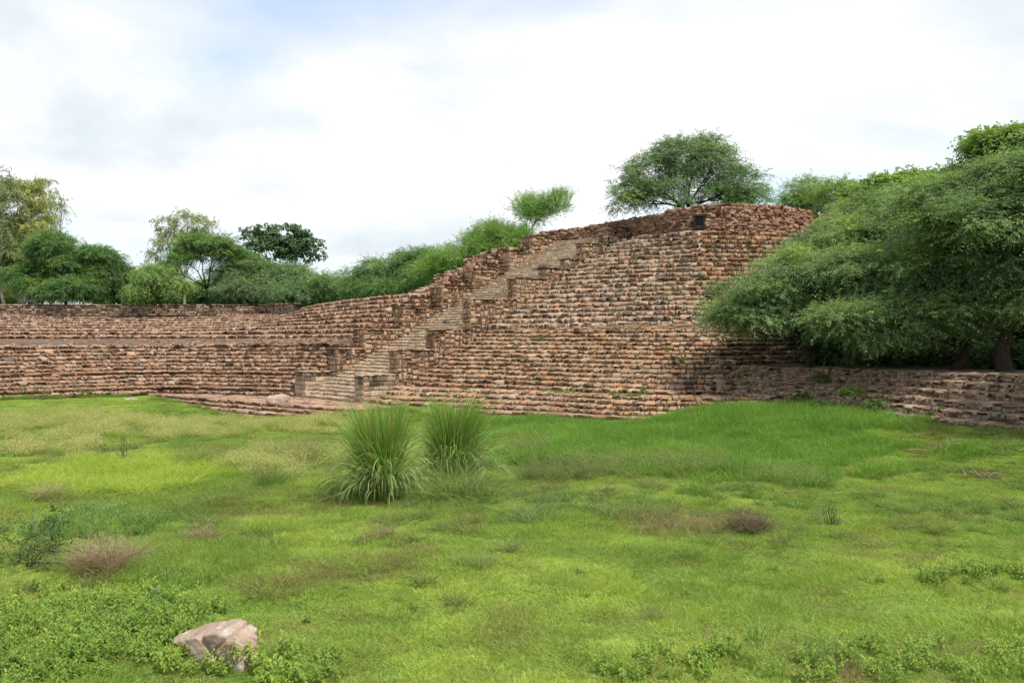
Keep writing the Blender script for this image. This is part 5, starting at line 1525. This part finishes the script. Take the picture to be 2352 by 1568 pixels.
tussock('low brown tuft on the lawn below the arching elephant grass', 870, 1235, 80, 26, 517, (0.16, 0.15, 0.07), (0.23, 0.19, 0.1), 350, (0.22, 0.17, 0.1), lean=0.7)
tussock('dark green herb tuft in the pale grass left of the elephant grass', 615, 1120, 60, 52, 518, (0.07, 0.13, 0.03), (0.11, 0.18, 0.045), 350, (0.15, 0.12, 0.05))

def shrub(name, label, x, y, lobes, seed, colr, leaf=0.07, width=0.04, n=22, stems=16, dz=0.0):
    """leafy shrub: stems and small leaves on lobes given around the base (metres)"""
    b = ground_pt(x, y); r = np.random.default_rng(seed)
    root = thing(name, label, 'shrub', tuple(b))
    paths = []; S = []; D = []
    for (cx, cy, cz, rad) in lobes:
        c = np.array((cx, cy, cz))
        for j in range(stems//len(lobes)+1):
            e = c+norm(r.normal(0, 1, 3)*np.array((1, 1, 0.8)))*rad*r.uniform(0.6, 1.0)
            paths.append((bend(np.array((cx*0.4, cy*0.4, -0.05)), e, r, 5, 0.15, 0.05), np.linspace(0.014, 0.004, 5)))
        m = int(150*rad*rad*n/22)+10
        v = norm(r.normal(0, 1, (m, 3)))
        S.append(c+v*rad*r.uniform(0.5, 1.0, (m, 1))); D.append(norm(v+r.normal(0, 0.5, (m, 3))+np.array((0, 0, 0.4))))
    V, F = tubes(paths, 5)
    link('stems', mesh_np('stems', V, F, M_BARK, np.tile(np.array((0.10, 0.09, 0.05)), (len(V), 1))), root)
    S = np.vstack(S); D = np.vstack(D)
    t = r.random((len(S), 1)); K = np.array(colr[0])*(1-t)+np.array(colr[1])*t
    V, F, C = leaves(S, D, r.uniform(0.15, 0.4, len(S)), 8, leaf, width, 0.3, K, r)
    V[:, 2] = np.maximum(V[:, 2], 0.0)
    link('foliage', mesh_np('foliage', V, F, M_LEAF, C), root)
    return root
shrub('leafy_shrub', 'dark leafy shrub spreading at the left edge beside the brown dried bush', 60, 1300, [(-0.5, 0.2, 0.45, 0.55), (0.1, 0.3, 0.55, 0.5), (0.55, 0, 0.35, 0.42), (-1.1, 0.1, 0.5, 0.55), (0.2, -0.2, 0.25, 0.4)], 601, ((0.07, 0.125, 0.035), (0.13, 0.20, 0.055)), n=30)
shrub('leafy_shrub', 'slim upright shrub poking up from the dark leafy shrub', 122, 1275, [(0, 0, 0.35, 0.2), (0.02, 0, 0.7, 0.15), (0.03, 0, 0.95, 0.09)], 602, ((0.05, 0.10, 0.03), (0.09, 0.15, 0.04)), n=60)
shrub('thorny_sapling', 'grey-green thorny sapling with bare upright stems on the right lawn', 1912, 1208, [(0.0, 0, 0.55, 0.10), (-0.22, 0, 0.45, 0.08), (0.02, 0, 0.75, 0.07), (-0.05, 0, 0.2, 0.25), (0.25, 0.1, 0.25, 0.15), (-0.5, 0, 0.12, 0.18)], 603, ((0.09, 0.15, 0.07), (0.15, 0.21, 0.11)), leaf=0.05, width=0.022, n=40)
shrub('thorny_sapling', 'twiggy dark sapling rising from pale grass behind the lime green drift', 283, 1065, [(0, 0, 0.7, 0.2), (0.1, 0, 1.1, 0.14), (-0.9, 0, 0.6, 0.35), (0.3, 0, 0.35, 0.35), (-0.4, 0.2, 0.3, 0.4)], 604, ((0.10, 0.14, 0.06), (0.15, 0.19, 0.08)), leaf=0.06, width=0.03, n=14)
shrub('leafy_shrub', 'low green shrub at the foot of the steps at the far left', 85, 918, [(-1.0, 0, 0.3, 0.6), (0.2, 0, 0.35, 0.6), (-2.2, 0.3, 0.25, 0.5)], 605, ((0.10, 0.17, 0.04), (0.16, 0.24, 0.06)), leaf=0.14, width=0.08, n=12)
shrub('leafy_shrub', 'small green shrub against the lower steps beside the far left shrub', 178, 912, [(0, 0, 0.3, 0.5), (0.7, 0, 0.2, 0.4)], 606, ((0.12, 0.19, 0.045), (0.17, 0.25, 0.06)), leaf=0.14, width=0.08, n=12)
shrub('leafy_shrub', 'grey-green shrub by the dead branches near the tiered wall', 2300, 1020, [(0, 0, 0.25, 0.4), (0.5, 0.1, 0.2, 0.35), (-0.4, 0, 0.15, 0.3)], 607, ((0.12, 0.17, 0.08), (0.18, 0.24, 0.11)), leaf=0.06, width=0.03, n=24)
# creeper clump on the tiers of the right wall
for k, (x, y, Y, s) in enumerate(((1955, 905, 46.5, 0.55), (2010, 930, 44.5, 0.4), (1840, 918, 48.6, 0.45), (1885, 870, 50.5, 0.3), (1715, 862, 55.5, 0.35), (1880, 930, 47, 0.35))):
    p_ = at(x, y, Y); r = np.random.default_rng(640+k)
    root = thing('wall_creeper', ('largest grassy tuft growing from a middle tier of the retaining wall', 'leafy weed on the tier right of the large grassy tuft', 'leafy weed low on the tiers near the bastion', 'small leafy weed on the top tier of the retaining wall', 'weed sprouting where the retaining wall meets the bastion', 'small weed below the large grassy tuft')[k], 'weed', tuple(p_), 'weeds growing on the masonry')
    m = int(700*s)
    v = norm(r.normal(0, 1, (m, 3))); v[:, 2] = np.abs(v[:, 2])
    S = v*np.array((s*1.5, s*0.6, s*0.7))*r.uniform(0.2, 1.0, (m, 1)); t = r.random((m, 1))
    V, F, C = leaves(S, norm(v+np.array((-0.5, -0.4, 0.2))), r.uniform(0.1, 0.3, m), 7, 0.10, 0.035 if k == 0 else 0.06, 0.6, np.array((0.08, 0.14, 0.03))*(1-t)+np.array((0.14, 0.22, 0.05))*t, r)
    link('foliage', mesh_np('foliage', V, F, M_LEAF, C), root)

# calotropis-like plant with big oval leaves
def big_leaf_plant(label, x, y, H, seed, nl=9):
    b = ground_pt(x, y); r = np.random.default_rng(seed)
    root = thing('milkweed_plant', label, 'plant', tuple(b))
    V, F = tubes([(bend((0, 0, -0.03), (0.03, 0, H), r, 6, 0.06), np.linspace(0.012, 0.006, 6))], 6)
    link('stem', mesh_np('stem', V, F, M_BARK, np.tile(np.array((0.16, 0.2, 0.1)), (len(V), 1)), smooth=True), root)
    for i in range(nl):
        z = H*(0.35+0.68*i/(nl-1)); a = i*2.2+r.uniform(-.3, .3); el = 0.25+0.8*i/nl
        u = np.linspace(0, 1, 7); L = 0.17*r.uniform(0.8, 1.15); wv = 0.10*np.sin(np.pi*np.clip(u*0.93+0.05, 0, 1))**0.7
        cx = u*L*math.cos(el); cz = u*L*math.sin(el)-0.05*u*u
        vv = []
        for s in (-1, 0, 1):
            vv.append(np.stack([cx, s*wv/2, cz+abs(s)*0.012], 1))
        Vv = np.concatenate(vv); R = np.array(Matrix.Rotation(a, 3, 'Z')); Vv = Vv @ R.T+np.array((0.02, 0, z))
        q = np.arange(6); Fv = np.concatenate([np.stack([q, q+1, q+8, q+7], 1), np.stack([q+7, q+8, q+15, q+14], 1)])
        link('leaf', mesh_np('leaf', Vv, Fv, M_BLADE, np.tile(np.array((0.17, 0.27, 0.10))*r.uniform(0.85, 1.15), (21, 1)), smooth=True), root)
big_leaf_plant('milkweed with large oval leaves standing above the boulder', 352, 1405, 0.42, 701)
big_leaf_plant('shorter milkweed with large oval leaves beside the taller one', 318, 1425, 0.3, 702, 7)

# boulders
def rock(name, label, pos, size, seed, rot=0.0, sub=5, amp=0.30, ridges=None, part_mat=None, cat='rock', group=None):
    bm = bmesh.new(); bmesh.ops.create_icosphere(bm, subdivisions=sub, radius=1.0)
    r = np.random.default_rng(seed)
    P = np.array([v.co[:] for v in bm.verts])
    planes = norm(r.normal(0, 1, (14, 3))); dist = r.uniform(0.62, 0.95, 14)
    rad = np.ones(len(P))
    for n_, d_ in zip(planes, dist):
        c = P @ n_; rad = np.where(c > 1e-3, np.minimum(rad, d_/np.maximum(c, 1e-3)), rad)
    P = P*rad[:, None]
    P *= (1+0.10*(fbm(P[:, 0]*3+seed, P[:, 1]*3+P[:, 2]*2.3, 4)-0.5)*2+0.03*(fbm(P[:, 0]*14, P[:, 1]*14+P[:, 2]*11, 2)-0.5)*2)[:, None]
    if ridges is not None:
        for (nx, ny, nz, off, depth, wd) in ridges:
            d = P @ np.array((nx, ny, nz))-off+0.08*(fbm(P[:, 0]*4, P[:, 2]*4)-0.5)
            P *= (1-depth*np.exp(-(d/wd)**2))[:, None]
    P *= np.array(size)
    R = np.array(Matrix.Rotation(rot, 3, 'Z'))
    P = P @ R.T
    for v, p in zip(bm.verts, P): v.co = p
    for f in bm.faces: f.smooth = True
    me = bpy.data.meshes.new(name); bm.to_mesh(me); bm.free(); me.materials.append(part_mat or M_BOULDER)
    return link(name, me, None, None, label, cat, group, tuple(pos))
bp = ground_pt(500, 1512)
rock('boulder', 'large cracked pink-white boulder half buried in foreground weeds', (bp[0]+0.02, bp[1]+0.05, bp[2]+0.06), (0.84, 0.46, 0.54), 801, -0.35, 6, ridges=[(0.75, -0.25, 0.6, 0.36, 0.20, 0.045), (0.75, 0.1, -0.55, -0.1, 0.10, 0.03)])
q_ = at(640, 915, 62.5)
rock('boulder', 'pale grey boulder lying on the plinth left of the staircase foot', (q_[0], q_[1], 0.72), (0.85, 0.5, 0.42), 802, 0.3, 4)
q_ = ground_pt(300, 921)
rock('boulder', 'small flat pale stone lying in the grass before the lower steps', (q_[0], q_[1], q_[2]+0.12), (0.6, 0.4, 0.16), 803, 0.1, 3)

# dead branches near the right wall
def branch_pile(label, x, y, n, L, seed):
    b = ground_pt(x, y); r = np.random.default_rng(seed)
    paths = []
    for i in range(n):
        a = r.uniform(0, math.pi*2); s0 = np.array((r.normal(0, L*0.3), r.normal(0, L*0.2), 0.05))
        e = s0+np.array((math.cos(a)*L*r.uniform(0.4, 1), math.sin(a)*L*0.6, r.uniform(0.02, 0.45*L)))
        P = bend(s0, e, r, 6, 0.2)
        paths.append((P, np.linspace(0.028, 0.008, 6)))
        for j in range(2): paths.append((bend(P[3], P[3]+r.normal(0, 0.25*L, 3)*np.array((1, 1, 0.5)), r, 4, 0.2), np.linspace(0.012, 0.004, 4)))
    V, F = tubes(paths, 5)
    root = thing('dead_branch_pile', label, 'branches', tuple(b))
    link('branch', mesh_np('branch', V, F, M_BARK, np.tile(np.array((0.27, 0.2, 0.14)), (len(V), 1)), smooth=True), root)['kind'] = 'stuff'
branch_pile('bleached dead branches lying by the foot of the tiered wall', 2160, 1005, 9, 1.1, 901)
branch_pile('thin dry branches trailing across the lawn at the right edge', 2260, 1098, 10, 0.9, 902)

# low slab-roofed shelter beyond the parapet
kx_, kY = 76, 103.0
X_ = px_x(kx_, kY)
kio = thing('stone_shelter', 'low grey slab-roofed shelter behind the parapet under the dense dark tree', 'shelter', (X_, kY, 7.1))
bm = bmesh.new(); box_bm(bm, (0, 0, 1.85), (1.9, 1.4, 0.35)); bm_obj('roof_slab', bm, M_STONE_WALL, kio, 0.03)
for sx in (-0.75, 0.75):
    for sy in (-0.5, 0.5):
        bm = bmesh.new(); box_bm(bm, (sx, sy, 0.85), (0.22, 0.22, 1.7)); bm_obj('post', bm, M_STONE_WALL, kio, 0.02)
bm = bmesh.new(); box_bm(bm, (0, 0.55, 0.8), (1.5, 0.12, 1.6)); bm_obj('back_wall', bm, M_STONE_WALL, kio, 0.02)
for o_ in kio.children: o_.color = (0.25, 0.22, 0.2, 1)
for m_ in {o_.data for o_ in kio.children}:
    ca = m_.color_attributes.new('Col', 'FLOAT_COLOR', 'POINT')
    ca.data.foreach_set('color', np.ones(len(m_.vertices)*4, np.float32))
